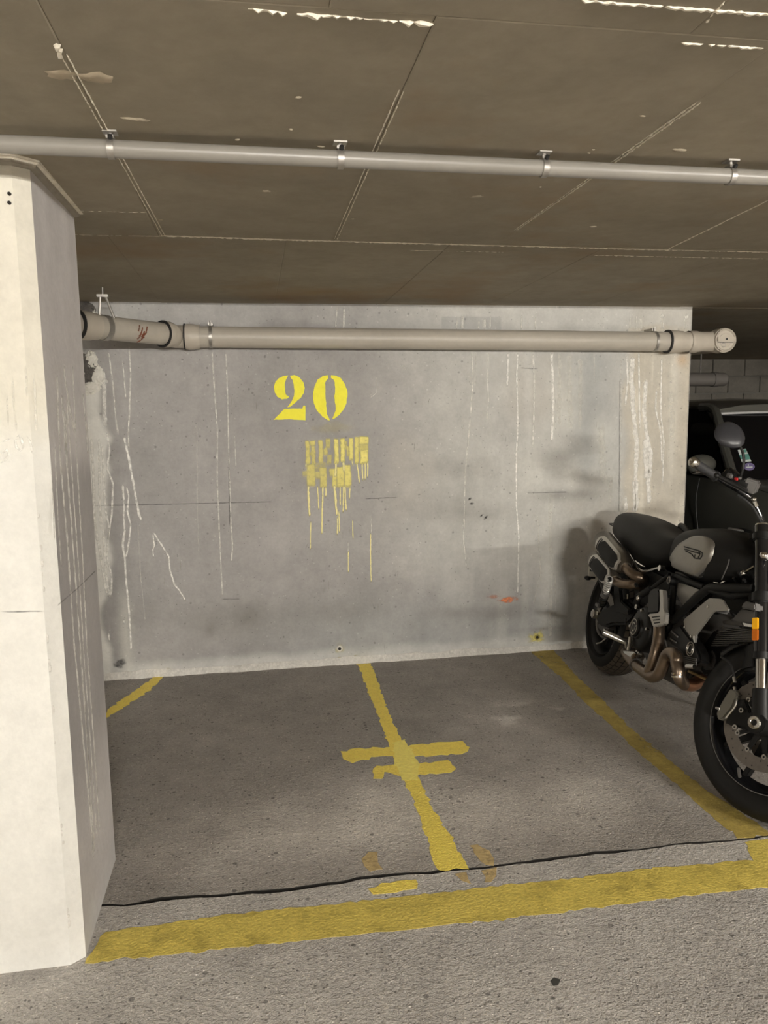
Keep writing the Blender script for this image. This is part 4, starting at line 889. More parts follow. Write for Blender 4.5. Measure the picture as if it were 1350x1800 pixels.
# fork
ft = lambda z: Vector((1.514 + .006 - (z - .325) * math.tan(RAKE), 0, z))   # fork centre line
for s_ in (-1, 1):
    P = lambda z: ft(z) + Vector((0, s_ * .105, 0))
    fu = part(MB().tube([P(.535), P(.995)], .0275, 28), 'fork_upper_tube', 'gloss_black', front=True)
    part(MB().tube([P(.43), P(.54)], .0205, 24), 'fork_slider', 'fork_chrome', fu)
    part(MB().lathe([(-.012, .02), (-.012, .031), (.012, .031), (.012, .02)], P(.545), SAX, 24, closed=True), 'dust_seal', 'satin_black', fu)
    part(MB().lathe([(0, .026), (.006, .026), (.010, .018), (.012, .001)], P(.995), SAX, 20), 'fork_cap', 'polished', fu)
    fb2 = part(MB().tube([P(.438), P(.37), P(.335)], [.030, .031, .034], 24).lathe([(-.03, .038), (.03, .038)], Vector((1.514, s_ * .105, .325)), (0, 1, 0), 28), 'axle_clamp', 'satin_black', front=True, bevel=.003)
    part(MB().lathe([(0, .011), (s_ * .034, .011), (s_ * .036, .014), (s_ * .036, .022), (s_ * .030, .025), (0, .025)], Vector((1.514, s_ * .105, .325)), (0, 1, 0), 28, closed=True), 'axle_nut', 'polished', fb2)
    q = P(.625) + Vector((-.008, s_ * .0285, 0)) if s_ < 0 else P(.625) + Vector((0, .0285, 0))
    Rr = Matrix.Rotation(-RAKE, 3, 'Y')
    part(MB().box(q + Rr @ Vector((0, 0, .022)), (.024, .008, .042), Rr), 'fork_reflector', 'amber', fu, bevel=.002)
    part(MB().box(q + Rr @ Vector((0, 0, -.020)), (.024, .008, .040), Rr), 'fork_reflector_lower', 'amber_dark', fu, bevel=.002)
# triple clamps
for z, hh, fwd in ((.74, .04, .02), (.955, .03, .0)):
    c_ = ft(z); Rr = Matrix.Rotation(-RAKE, 3, 'Y')
    mb = MB().box(c_ + Vector((-.03, 0, 0)), (.06, .21, hh), Rr)
    for s_ in (-1, 1): mb.lathe([(-hh / 2, .036), (hh / 2, .036)], c_ + Vector((0, s_ * .105, 0)), SAX, 24)
    part(mb, 'triple_clamp', 'satin_black', front=True, bevel=.004)
# front mudguard
mg = MB(); rs = []
for a in np.linspace(math.radians(48), math.radians(150), 18):
    rr = .345; row = []
    for t in np.linspace(-1, 1, 9):
        y = .075 * math.sin(t * 1.35); r_ = rr - .045 * (1 - math.cos(t * 1.35)) / 1
        row.append(Vector((fc[0] + r_ * math.cos(a), y, fc[2] + r_ * math.sin(a))))
    for t in np.linspace(1, -1, 9):
        y = .071 * math.sin(t * 1.35); r_ = rr - .004 - .045 * (1 - math.cos(t * 1.35)); row.append(Vector((fc[0] + r_ * math.cos(a), y, fc[2] + r_ * math.sin(a))))
    rs.append(row)
part(mg.rings(rs), 'front_mudguard', 'satin_black', front=True)
part(MB().tube([ft(.53) + Vector((0, -.088, 0)), Vector((1.43, -.075, .60)), Vector((1.42, 0, .67)), Vector((1.43, .075, .60)), ft(.53) + Vector((0, .088, 0))], .008, 8, smooth=3), 'mudguard_stay', 'satin_black', front=True)
# calipers
cal_pts = [(440, 420), (455, 360), (520, 235), (600, 105), (640, 75), (700, 105), (722, 170), (680, 245), (665, 310), (600, 390), (545, 460), (480, 485)]
cp = [z5(*q, -.088) for q in cal_pts]
cl = part(MB().prism([p + Vector((0, -.012, 0)) for p in cp], (0, .045, 0)), 'brake_caliper', 'caliper_grey', front=True, bevel=.006)
part(MB().tube([z5(545, 455, -.104), z5(600, 385, -.104), z5(668, 300, -.104), z5(690, 220, -.104)], .0035, 8, smooth=3), 'caliper_edge', 'polished', cl)
part(MB().tube([z5(430, 320, -.09), z5(470, 335, -.10)], .006, 8).tube([z5(660, 90, -.09), z5(655, 55, -.09)], .006, 8), 'caliper_bolts', 'polished', cl)
part(MB().prism([Vector((p.x, .072, p.z)) for p in cp], (0, .04, 0)), 'brake_caliper', 'caliper_grey', front=True, bevel=.006)
plate('caliper_bracket', z5, [(560, 450), (700, 220), (780, 200), (870, 420), (880, 600), (760, 590), (600, 540), (530, 500)], -.088, .02, 'satin_black', None, True, .004)
for q in [(750, 352), (668, 563)]:
    part(MB().lathe([(-.006, .004), (-.006, .009), (.002, .010), (.002, .004)], z5(*q, -.095), (0, 1, 0), 14, closed=True), 'bracket_bolt', 'polished', front=True)
part(MB().tube([z4(690, 830, -.10, True), z4(800, 900, -.10, True), z4(850, 1000, -.10, True), z4(885, 1150, -.10, True)], .004, 8, smooth=4), 'brake_hose', 'rubber_black', front=True)
part(MB().tube([z4(875, 1110, -.10, True), z4(888, 1185, -.10, True)], .006, 8), 'hose_fitting', 'polished', front=True)
# handlebar
hb = part(MB().tube([z6(190, 615, -.42), z6(440, 775, -.33), z6(640, 900, -.26), z6(830, 1010, -.19), z6(990, 1130, -.145), z6(1080, 1290, -.115), z6(1140, 1440, -.09), z6(1175, 1540, -.06)] + [Vector((1.175, -.02, .99)), Vector((1.175, .02, .99))], .0115, 14, smooth=4), 'handlebar', 'gloss_black', front=True)
mirr = lambda v: Vector((v.x, -v.y, v.z))
part(MB().tube([mirr(p) for p in (z6(190, 615, -.42), z6(440, 775, -.33), z6(640, 900, -.26), z6(830, 1010, -.19), z6(990, 1130, -.145), z6(1080, 1290, -.115), z6(1140, 1440, -.09), z6(1175, 1540, -.06))] + [Vector((1.175, .02, .99))], .0115, 14, smooth=4), 'handlebar_left', 'gloss_black', hb)
for s_ in (0, 1):
    f_ = (lambda v: v) if s_ == 0 else mirr
    g0, g1 = f_(z6(190, 615, -.42)), f_(z6(480, 800, -.315)); dg = (g0 - g1).normalized()
    gr = part(MB().lathe([((g1 - g0).length * t, r_) for t, r_ in ((0, .014), (0, .0175), (.1, .0168), (.5, .0172), (.92, .0168), (.93, .021), (1, .021), (1, .014))], g0, -dg, 20), 'grip', 'grip_rubber', hb)
    part(MB().lathe([(-.004, .017), (0, .0195), (.018, .0195), (.024, .016), (.026, .006), (.022, .001)], g0, dg, 22), 'bar_end_weight', 'polished', hb)
    c_ = f_(z6(700, 800, -.255)); part(MB().box(c_, (.05, .06, .05), Matrix.Rotation(.5, 3, 'Y')), 'switch_housing', 'satin_black', hb, bevel=.008)
    lv = [f_(z6(760, 960, -.22)) + Vector((.045, 0, 0)), f_(z6(600, 880, -.28)) + Vector((.07, 0, -.005)), f_(z6(300, 700, -.40)) + Vector((.065, 0, -.01))]
    part(MB().tube(lv, [.009, .007, .008], 10, smooth=3), 'brake_lever' if s_ == 0 else 'clutch_lever', 'satin_black', hb)
    part(MB().ellipsoid(lv[2], (.010, .010, .010), 10, 8), 'lever_tip', 'satin_black', hb)
    # mirror
    mc = f_(z6(668, 205, -.33)); m0 = f_(z6(845, 400, -.29)); m1 = f_(z6(880, 560, -.275)); m2 = f_(z6(855, 730, -.26)); m3 = f_(z6(815, 830, -.25))
    ax_ = (mc - m0).normalized(); nrm = Vector((-1, 0, .05)).normalized()
    rs = []
    for k in range(11):
        u = k / 10; ph = -PI / 2 + PI * u
        cc = mc + ax_ * .054 * math.sin(ph); wr = .055 * max(math.cos(ph), .02) * (1 + .12 * math.sin(ph)); 
        side_ = ax_.cross(nrm).normalized(); ring_ = []
        for j in range(20):
            t = 2 * PI * j / 20; dn = math.sin(t) * (.012 if math.sin(t) > 0 else .036)
            ring_.append(cc + side_ * wr * math.cos(t) + nrm * dn * max(math.cos(ph), .02) ** .8)
        rs.append(ring_)
    mi = part(MB().rings(rs), 'mirror_shell', 'mirror_black', hb)
    part(MB().tube([mc - ax_ * .04, m0, m1, m2, m3], .0055, 10, smooth=4), 'mirror_stem', 'satin_black', hb)
    part(MB().tube([m3 + (m2 - m3) * .3, m3], .007, 10), 'mirror_stem_base', 'mid_grey', hb)
part(MB().box(z6(770, 835, -.262), (.012, .012, .01)), 'kill_switch', 'red_plastic', hb, bevel=.002)
part(MB().box(z6(680, 790, -.28), (.022, .02, .018)), 'switch_rocker', 'mid_grey', hb, bevel=.003)
part(MB().tube([z6(590, 745, -.28), z6(640, 695, -.275), z6(715, 688, -.265)], .003, 6, smooth=3), 'switch_edge', 'polished', hb)
rv = part(MB().box(z6(985, 930, -.17), (.052, .060, .050), Matrix.Rotation(.55, 3, 'Z') @ Matrix.Rotation(.25, 3, 'X')), 'brake_reservoir', 'mid_grey', hb, bevel=.006)
part(MB().box(z6(870, 920, -.185), (.05, .055, .042), Matrix.Rotation(.55, 3, 'Z') @ Matrix.Rotation(.25, 3, 'X')), 'master_cylinder', 'satin_black', hb, bevel=.006)
part(MB().tube([z6(1010, 1110, -.15), z6(1070, 1230, -.135)], .007, 8).ellipsoid(z6(1025, 1125, -.155), (.010, .010, .010), 10, 8), 'banjo_fitting', 'polished', hb)
part(MB().tube([z6(790, 1065, -.2), z6(950, 1180, -.17), z6(1060, 1330, -.13), z6(1150, 1600, -.09), Vector((1.28, -.09, .80))], .005, 8, smooth=4), 'brake_hose', 'rubber_black', hb)
# headlight and instruments (ahead of the clamps)
hd = part(MB().lathe([(-.10, .02), (-.09, .055), (-.04, .085), (.0, .092), (.02, .092), (.022, .08), (.03, .05), (.033, .005)], Vector((1.37, 0, .88)), (1, 0, -.12), 36), 'headlight', 'gloss_black', front=True)
part(MB().lathe([(.018, .078), (.028, .06), (.034, .03), (.036, .002)], Vector((1.372, 0, .88)), (1, 0, -.12), 32), 'headlight_lens', 'lens_clear', hd)
part(MB().lathe([(0, .05), (.03, .05), (.035, .04)], Vector((1.29, -.02, 1.02)), (-.7, 0, .7), 28), 'instrument_dial', 'satin_black', front=True)
for s_ in (0, 1):
    f_ = (lambda v: v) if s_ == 0 else mirr
    sg = part(MB().ellipsoid(f_(z2(1325, 525, -.155, True)), (.020, .028, .016), 16, 10).tube([f_(z2(1350, 520, -.12, True)), f_(z2(1330, 525, -.14, True))], .008, 8), 'front_indicator', 'polished', front=True)
    part(MB().ellipsoid(f_(z2(1325, 525, -.155, True)) + Vector((.008, 0, 0)), (.015, .022, .012), 14, 8), 'indicator_lens', 'lens_clear', sg)
# tank
def tsec(x, w, zb, zt, pw=2.6):
    out = []; n = 28; zc = zb + (zt - zb) * .48
    for k in range(n):
        a = 2 * PI * k / n; ca, sa = math.cos(a), math.sin(a)
        y = w * math.copysign(abs(ca) ** (2 / pw), ca); h = (zt - zc) if sa > 0 else (zc - zb)
        out.append(Vector((x, y, zc + h * math.copysign(abs(sa) ** (2 / pw), sa))))
    return out
def dense(secs, n=4):
    A = np.array(secs, float); k = len(A); out = []
    for i in range(k - 1):
        p0, p1, p2, p3 = A[max(i - 1, 0)], A[i], A[i + 1], A[min(i + 2, k - 1)]
        for j in range(n):
            t = j / n; out.append(.5 * (2 * p1 + (p2 - p0) * t + (2 * p0 - 5 * p1 + 4 * p2 - p3) * t * t + (-p0 + 3 * p1 - 3 * p2 + p3) * t ** 3))
    out.append(A[-1]); return out
tk = part(MB().rings([tsec(*q) for q in dense([(.52, .05, .74, .83), (.60, .10, .72, .885), (.70, .14, .705, .92), (.83, .165, .70, .945), (.96, .175, .705, .962), (1.08, .17, .73, .965), (1.18, .145, .765, .955), (1.26, .10, .80, .92)])]), 'fuel_tank', 'matte_black', smooth=60)
tp = [(205, 550), (300, 400), (400, 330), (500, 285), (600, 290), (670, 320), (710, 370), (718, 440), (690, 560), (600, 680), (530, 745), (480, 760), (250, 670), (225, 610)]
pp = spl([z2(*q, -.162) for q in tp], 3)
tpn = part(pillow(pp, -.162, .022), 'tank_side_panel', 'titanium_panel', tk, smooth=50)
part(MB().rings([[p + Vector((0, .004, 0)) for p in pp], [Vector((sum(q.x for q in pp) / len(pp) + (p.x - sum(q.x for q in pp) / len(pp)) * 1.05, p.y + .012, sum(q.z for q in pp) / len(pp) + (p.z - sum(q.z for q in pp) / len(pp)) * 1.05)) for p in pp]], cap=False), 'panel_gasket', 'rubber_black', tk)
mb = pillow(pp, -.162, .022); mb.v = [(x, -y, z) for x, y, z in mb.v]; part(mb, 'tank_side_panel', 'titanium_panel', tk, smooth=50)
# winged badge
mb = MB()
for ln in ([(355, 412), (440, 436), (540, 462), (572, 490), (568, 520), (545, 555), (480, 548), (455, 512)], [(360, 440), (430, 462), (500, 484)], [(372, 462), (430, 490), (458, 512)], [(500, 478), (545, 500), (522, 540)], [(485, 505), (480, 535)], [(530, 470), (545, 500)]):
    mb.tube([z2(*q, -.1845) for q in ln], .0028, 6)
part(mb, 'tank_badge', 'rubber_black', tk)
part(MB().prism([z2(*q, -.183) for q in [(460, 485), (530, 475), (560, 500), (540, 545), (485, 540)]], (0, .003, 0)), 'badge_shield', 'mid_grey', tk)
part(MB().lathe([(0, .032), (.006, .032), (.01, .026), (.01, .001)], Vector((.93, 0, .958)), (-.08, 0, 1), 28), 'filler_cap', 'mid_grey', tk)
part(MB().tube([z2(890, 560, -.158), z2(870, 640, -.155), z2(800, 800, -.14)], .0022, 6, smooth=3), 'tank_seam', 'mid_grey', tk)
part(MB().prism([z2(*q, -.125) for q in [(700, 830), (750, 835), (765, 850), (820, 818), (840, 822), (770, 862), (720, 850)]], (0, .01, 0)), 'tank_bracket', 'polished', tk)
# seat
st = part(MB().rings([tsec(*q, 2.9) for q in dense([(-.225, .045, .765, .81), (-.185, .085, .745, .855), (-.11, .115, .725, .888), (.0, .130, .705, .900), (.14, .142, .675, .900), (.29, .145, .655, .888), (.42, .138, .665, .868), (.54, .120, .705, .862), (.63, .09, .76, .868), (.68, .055, .80, .862)])]), 'seat', 'seat_vinyl', smooth=60)
part(MB().tube([z1(690, 400, -.10), z1(700, 560, -.125), z1(760, 740, -.14), z1(850, 880, -.148), z1(900, 945, -.148)], .0018, 6, smooth=3), 'seat_piping', 'rubber_black', st)
part(MB().tube([z1(780, 760, -.135), z1(850, 880, -.14), z1(910, 960, -.14), z1(960, 985, -.14), z1(1040, 975, -.14), z1(1200, 930, -.14)], .0065, 10, smooth=4), 'seat_rail', 'polished')
part(MB().lathe([(-.012, .014), (.012, .014)], z1(1215, 945, -.145), (0, 1, 0), 16), 'rail_bolt', 'polished')
part(MB().tube([z1(690, 345, -.04), z1(600, 325, -.05), z1(490, 322, -.06), z1(540, 350, -.05), z1(640, 365, -.04)], .004, 8, smooth=3), 'seat_strap', 'mid_grey')
part(MB().box((-.235, 0, .775), (.05, .10, .05)), 'tail_light', 'tail_red', bevel=.012)
# rear mudguard, plate holder
rs = []
for a in np.linspace(math.radians(70), math.radians(190), 16):
    row = [Vector((.345 * math.cos(a), .095 * math.sin(t * 1.3) , .315 + (.345 - .05 * (1 - math.cos(t * 1.3))) * math.sin(a))) for t in np.linspace(-1, 1, 7)] + [Vector((.339 * math.cos(a), .09 * math.sin(t * 1.3), .315 + (.339 - .05 * (1 - math.cos(t * 1.3))) * math.sin(a))) for t in np.linspace(1, -1, 7)]
    rs.append(row)
ph_ = part(MB().tube([Vector((-.02, -.105, .42)), Vector((-.18, -.105, .50)), Vector((-.33, -.09, .52))], .010, 8, smooth=3).tube([Vector((-.02, .105, .42)), Vector((-.18, .105, .50)), Vector((-.33, .09, .52))], .010, 8, smooth=3).box((-.335, 0, .51), (.02, .2, .04)), 'plate_bracket', 'satin_black', bevel=.002)
part(MB().box((-.35, 0, .50), (.008, .21, .14), Matrix.Rotation(-.45, 3, 'Y')), 'number_plate', 'plate_white', ph_, bevel=.002)
for s_ in (-1, 1):
    sg = part(MB().tube([Vector((-.31, s_ * .07, .46)), Vector((-.31, s_ * .10, .455))], .006, 8).ellipsoid((-.31, s_ * .112, .45), (.02, .020, .013), 14, 8), 'rear_indicator', 'satin_black')
# mufflers
def muffler(zrear, zfront, y0, y1, r, nm='muffler'):
    a = zrear; b = zfront; d = (b - a).normalized(); L_ = (b - a).length
    m_ = part(MB().lathe([(.012, r * .6), (0, r * .62), (-.002, r * .9), (.004, r), (L_ * .80, r), (L_ * .92, r * .80), (L_, .028)], a, d, 32), nm, 'muffler_steel', smooth=50)
    part(MB().lathe([(.003, .002), (.003, r * .55), (.008, r * .6)], a, d, 20, cap=False), 'muffler_outlet', 'rubber_black', m_)
    out = Vector((0, -1, .12)); out = (out - d * out.dot(d)).normalized(); up = d.cross(out).normalized()
    def patch(t0, t1, a0, a1, rr, thk, taper=.0):
        rs = []; n = 14
        for i in range(17):
            t = t0 + (t1 - t0) * i / 16
            e = 1.0
            u = i / 16
            if u < .15: e = math.sqrt(max(0, 1 - ((.15 - u) / .15) ** 2)) * .45 + .55
            if u > 1 - .12: e = 1 - .35 * ((u - .88) / .12)
            rk = rr * (1 - .20 * max(0, (t - .8) / .2))
            row = [a + d * (L_ * t) + (out * math.cos(a0 + (a1 - a0) * j / n * 1.0 if False else (((a0 + a1) / 2) + ((a1 - a0) * (j / n - .5)) * e)) + up * math.sin(((a0 + a1) / 2) + ((a1 - a0) * (j / n - .5)) * e)) * q for q, js in ((rk + thk, range(n + 1)), (rk - .004, range(n, -1, -1))) for j in js]
            rs.append(row)
        return MB().rings(rs)
    part(patch(.16, .99, -.90, .90, r, .006), 'heat_shield', 'muffler_frame', m_, smooth=40)
    part(patch(.32, .95, -.64, .64, r, .009), 'heat_shield_insert', 'matte_black', m_, smooth=40)
    for t in (.22, .27):
        pts = [a + d * (L_ * (t + .02 * math.cos(an * 1.5))) + (out * math.cos(an) + up * math.sin(an)) * (r + .0065) for an in np.linspace(-.55, .55, 9)]
        part(MB().tube(pts, .003, 6), 'heat_shield_slot', 'rubber_black', m_)
    return m_
muffler(z1(400, 555, -.205), z1(715, 935, -.185), 0, 0, .057)
muffler(z1(300, 815, -.215), z1(560, 1120, -.205), 0, 0, .052)
part(MB().tube([z1(690, 905, -.185), z1(760, 985, -.18), z1(850, 1050, -.16), z1(950, 1085, -.13), z1(1000, 1160, -.08)], .024, 18, smooth=4), 'exhaust_link_pipe', 'header_steel')
part(MB().tube([z1(545, 1100, -.205), z1(640, 1150, -.19), z1(760, 1170, -.17), z1(880, 1175, -.14), z1(960, 1230, -.08)], .024, 18, smooth=4), 'exhaust_link_pipe', 'header_steel')
# headers
fh = [z4(470, 1100, -.03), z4(420, 1150, -.06), z4(300, 1222, -.11), z4(185, 1215, -.155), z4(118, 1130, -.185), z4(100, 1020, -.195), z4(75, 900, -.20), z3(1275, 830, -.20), z3(1215, 765, -.20), z3(1150, 800, -.20), z3(1105, 920, -.20), z3(1050, 1030, -.20), z3(970, 1065, -.20), z3(890, 1015, -.195), z3(820, 960, -.185), z3(760, 905, -.17), z3(690, 830, -.15), z3(640, 760, -.12)]
eh = part(MB().tube(fh[2:], .0255, 20, smooth=4), 'exhaust_header', 'header_steel')
part(MB().tube(fh[:4], [.0255, .0255, .0258, .026], 20, smooth=4), 'header_elbow', 'header_copper', eh)
part(MB().tube([z3(1050, 250, -.165), z3(1058, 420, -.18), z3(1055, 540, -.19), z3(1040, 660, -.195), z3(1005, 800, -.2), z3(965, 920, -.2), z3(930, 1010, -.2)], .0255, 20, smooth=4), 'exhaust_header', 'header_steel')
for q in ((100, 1050), (98, 1090)):
    part(MB().lathe([(-.004, .0265), (-.004, .0285), (.004, .0285), (.004, .0265)], z4(*q, -.192), fh[4] - fh[5], 20, closed=True), 'header_clamp', 'polished', eh)
part(MB().lathe([(-.004, .026), (-.004, .031), (.004, .031), (.004, .026)], z3(770, 915, -.172), fh[14] - fh[15], 20, closed=True), 'header_flange', 'mid_grey', eh)
part(MB().tube([z4(215, 965, -.19), z4(320, 970, -.18)], .009, 10), 'lambda_sensor', 'polished', eh)
part(MB().tube([z4(240, 1030, -.14), z4(500, 1150, -.10)], .006, 8), 'header_stay', 'brass', eh)
# heat shield on rear header
plate('header_guard', z3, [(905, 280), (912, 60), (930, -10), (960, -40), (1040, -45), (1060, 0), (1055, 250), (1030, 275)], -.205, .03, 'satin_black', bevel=.008)
hg = plate('guard_trim', z3, [(1055, -30), (1105, -20), (1112, 100), (1112, 200), (1132, 270), (1120, 395), (1100, 415), (990, 442), (970, 425), (935, 320), (912, 300), (925, 278), (1030, 268), (1056, 240), (1062, 150)], -.212, .02, 'muffler_frame', bevel=.003)
for y0 in (308, 345, 382):
    k_ = (y0 - 308) * .35
    part(MB().prism([z3(*q, -.2135) for q in [(962 + k_, y0 + 6), (1060, y0 - 6), (1062, y0 + 8), (968 + k_, y0 + 18)]], (0, .003, 0)), 'guard_slot', 'rubber_black', hg)
# engine
ek = part(MB().prism([(.50, -.12, .50), (.58, -.12, .57), (.82, -.12, .60), (1.0, -.12, .54), (1.10, -.12, .42), (1.04, -.12, .27), (.74, -.12, .235), (.56, -.12, .30)], (0, .26, 0)), 'engine_crankcase', 'cast_grey', bevel=.02)
ec = z3(850, 470, -.17)
part(MB().lathe([(.06, .105), (0, .105), (-.012, .098), (-.02, .085), (-.022, .05), (-.03, .045), (-.03, .001)], ec, (0, 1, 0), 40), 'clutch_cover', 'satin_black', ek)
lc = z3(750, 440, -.205)
part(MB().lathe([(.03, .046), (0, .046), (-.005, .041), (-.005, .001)], lc, (0, 1, 0), 32), 'cover_cap', 'satin_black', ek)
mb = MB().lathe([(-.006, .034), (-.0075, .036), (-.006, .038)], lc, (0, 1, 0), 32, cap=False).lathe([(-.006, .016), (-.0075, .018), (-.006, .020)], lc, (0, 1, 0), 24, cap=False)
for k in range(3):
    a_ = k * 2 * PI / 3 + .4; mb.tube([lc + Vector((.018 * math.cos(a_), -.006, .018 * math.sin(a_))), lc + Vector((.035 * math.cos(a_), -.006, .035 * math.sin(a_)))], .0022, 6)
part(mb, 'cover_emblem', 'muffler_frame', ek)
part(MB().tube([z3(640, 420, -.2), z3(640, 330, -.2)], .004, 6), 'clutch_cable', 'rubber_black', ek)
for q in [(800, 75, -.15), (780, 190, -.17), (845, 235, -.19), (905, 470, -.19), (700, 430, -.19), (690, 640, -.17), (810, 770, -.16), (790, 745, -.16), (1150, 360, -.18)]:
    part(MB().lathe([(.01, .008), (-.006, .008), (-.008, .005), (-.008, .001)], z3(*q), (0, 1, 0), 10), 'cover_bolt', 'polished', ek)
# rear cylinder with fins, front cylinder with fins
rcx = [(.66, .56), (.93, .60), (.89, .74), (.62, .70)]
part(MB().prism([(x, -.075, z) for x, z in rcx], (0, .15, 0)), 'rear_cylinder', 'cast_grey', ek, bevel=.01)
for k in range(6):
    t = .1 + k * .14; a_ = Vector((.66, -.09, .56)).lerp(Vector((.62, -.09, .70)), t); b_ = Vector((.93, -.09, .60)).lerp(Vector((.89, -.09, .74)), t)
    part(MB().prism([a_, b_, b_ + Vector((0, 0, .005)), a_ + Vector((0, 0, .005))], (0, .18, 0)), 'cooling_fin', 'satin_black', ek, smooth=0)
part(MB().prism([(1.0, -.08, .40), (1.10, -.08, .56), (1.42, -.08, .62), (1.42, -.08, .50), (1.30, -.08, .44), (1.12, -.08, .36)], (0, .16, 0)), 'front_cylinder', 'satin_black', ek, bevel=.01)
for k in range(10):
    t = k / 9; a_ = z4(690, 400, -.105).lerp(z4(550, 665, -.105), t); b_ = z4(1165, 455, -.105).lerp(z4(880, 690, -.105), t) if False else z4(1165, 455 + 0, -.105).lerp(z4(1150, 640, -.105), t)
    if k > 7: b_ = a_.lerp(b_, .75 - .15 * (k - 7))
    mb = MB().prism([a_, b_, b_ + Vector((0, 0, -.0045)), a_ + Vector((0, 0, -.0045))], (0, .13, 0)); part(mb, 'cooling_fin', 'cast_grey', ek, bevel=.001, smooth=0)
plate('cylinder_head_cover', z4, [(800, 312), (860, 285), (960, 165), (1165, 190), (1165, 370), (985, 345)], -.11, .08, 'mid_grey', ek, bevel=.004)
plate('airbox_corner', z4, [(960, 150), (1010, 58), (1030, 52), (1165, 85), (1165, 182)], -.125, .10, 'mid_grey', ek, bevel=.005)
plate('head_plate', z4, [(700, 330), (800, 315), (985, 345), (1000, 400), (720, 370)], -.108, .02, 'cast_grey', ek, bevel=.003)
plate('head_badge', z4, [(985, 350), (1150, 385), (1140, 415), (1010, 402)], -.114, .006, 'polished', ek, bevel=.002)
plate('belt_cover', z4, [(165, 450), (250, 560), (330, 660), (385, 790), (395, 900), (330, 940), (190, 900), (150, 780), (60, 690), (-40, 640), (-60, 500), (20, 420), (120, 380)], -.165, .05, 'satin_black', ek, bevel=.008)
lc = z4(265, 720, -.168)
part(MB().lathe([(0, .026), (-.003, .028), (0, .030)], lc, (0, 1, 0), 28, cap=False).lathe([(0, .016), (-.003, .018), (0, .020)], lc, (0, 1, 0), 24, cap=False), 'belt_cover_emblem', 'muffler_frame', ek)
for k in range(4):
    part(MB().tube([z4(190 + 5 * k, 825 + 28 * k, -.168), z4(350, 862 + 26 * k, -.168)], .0022, 6), 'belt_cover_rib', 'mid_grey', ek)
for q in [((0, 470), (90, 550)), ((-10, 580), (70, 630)), ((-110, 520), (-60, 700))]:
    part(MB().tube([z4(*q[0], -.17), z4(*q[1], -.17)], .0035, 6), 'wire_clip', 'mid_grey', ek)
plate('horn', z4, [(560, 905), (600, 840), (610, 750), (690, 745), (700, 830), (760, 905), (675, 990), (580, 960)], -.06, .04, 'mid_grey', ek, bevel=.006)
plate('oil_cooler', z4, [(430, 760), (560, 740), (600, 840), (560, 1000), (440, 1010), (400, 900)], -.09, .18, 'cast_grey', ek, bevel=.006)
part(MB().tube([z4(740, 740, -.08), z4(900, 690, -.08), z4(1090, 630, -.08)], .008, 8), 'oil_line', 'satin_black', ek)
part(MB().box((.83, 0, .67), (.30, .15, .10)), 'airbox', 'matte_black', ek, bevel=.02)
part(MB().box((1.20, 0, .70), (.24, .16, .10)), 'airbox', 'matte_black', ek, bevel=.02)
# frame
frm = part(MB().tube([z2(240, 740, -.13), z2(222, 1000, -.13), z2(200, 1290, -.13)], .0135, 12), 'frame', 'matte_black')
for pts, r_ in [([z2(225, 1290, -.135), z2(430, 1090, -.135), z2(640, 910, -.135), z2(760, 895, -.135), z2(1180, 905, -.10)], .0175), ([z2(250, 760, -.125), z2(600, 890, -.13)], .0135), ([z2(-30, 905, -.14), z2(185, 745, -.135)], .0095), ([z2(-30, 905, -.14), z1(900, 1330, -.14), z1(860, 1440, -.14)], .016), ([z2(200, 1290, -.13), z3(1150, 480, -.14), z3(1060, 700, -.1)], .016), ([z2(640, 910, -.135), z2(900, 1000, -.12), z2(1170, 960, -.08)], .014)]:
    part(MB().tube(pts, r_, 12, smooth=3 if len(pts) > 3 else 0), 'frame_tube', 'matte_black', frm)
    part(MB().tube([mirr(p) for p in pts], r_, 12, smooth=3 if len(pts) > 3 else 0), 'frame_tube', 'matte_black', frm)
part(MB().tube([(1.22, 0, .97), (1.33, 0, .73)], .032, 20), 'steering_head', 'matte_black', frm)
plate('frame_side_panel', z2, [(282, 838), (330, 848), (480, 900), (548, 930), (500, 946), (425, 1020), (340, 1110), (300, 1050), (268, 985)], -.12, .006, 'alu_panel', bevel=.0015)
ap = plate('belt_guard_panel', z4, [(168, 330), (190, 290), (480, 45), (520, 14), (540, 10), (690, 20), (720, 40), (795, 160), (788, 186), (610, 192), (575, 215), (345, 520), (338, 632), (310, 628), (290, 600), (180, 435)], -.155, .008, 'alu_panel', bevel=.002)
for q in ((510, 130), (188, 415), (275, 550)):
    part(MB().lathe([(0, .006), (-.003, .006), (-.004, .003), (-.004, .001)], z4(*q, -.156), (0, 1, 0), 14), 'panel_screw', 'polished', ap)
part(MB().prism([z4(*q, -.159) for q in [(300, 540), (335, 535), (338, 632), (312, 628)]], (0, .004, 0)), 'panel_fold', 'polished', ap)
pv = part(MB().lathe([(-.01, .001), (-.01, .020), (.02, .022)], z2(198, 812, -.15), (0, 1, 0), 20), 'tank_mount', 'satin_black')
part(MB().lathe([(-.011, .012), (-.013, .014), (-.011, .016)], z2(198, 812, -.15), (0, 1, 0), 20, cap=False), 'mount_emblem', 'muffler_frame', pv)
part(MB().tube([z2(1030, 740, -.10), z2(1190, 640, -.10)], .005, 8).ellipsoid(z2(1060, 725, -.1), (.012, .012, .014), 10, 8), 'throttle_linkage', 'polished')
part(MB().tube([z2(1110, 530, -.08), z2(1200, 525, -.08)], .010, 8), 'ignition_stub', 'polished')
for q in ((1000, 720), (1060, 800), (940, 780)): part(MB().tube([z2(*q, -.12), z2(q[0] + 60, q[1] + 90, -.08), z2(q[0] + 20, q[1] + 160, -.05)], .006, 8, smooth=3), 'wiring_loom', 'rubber_black')
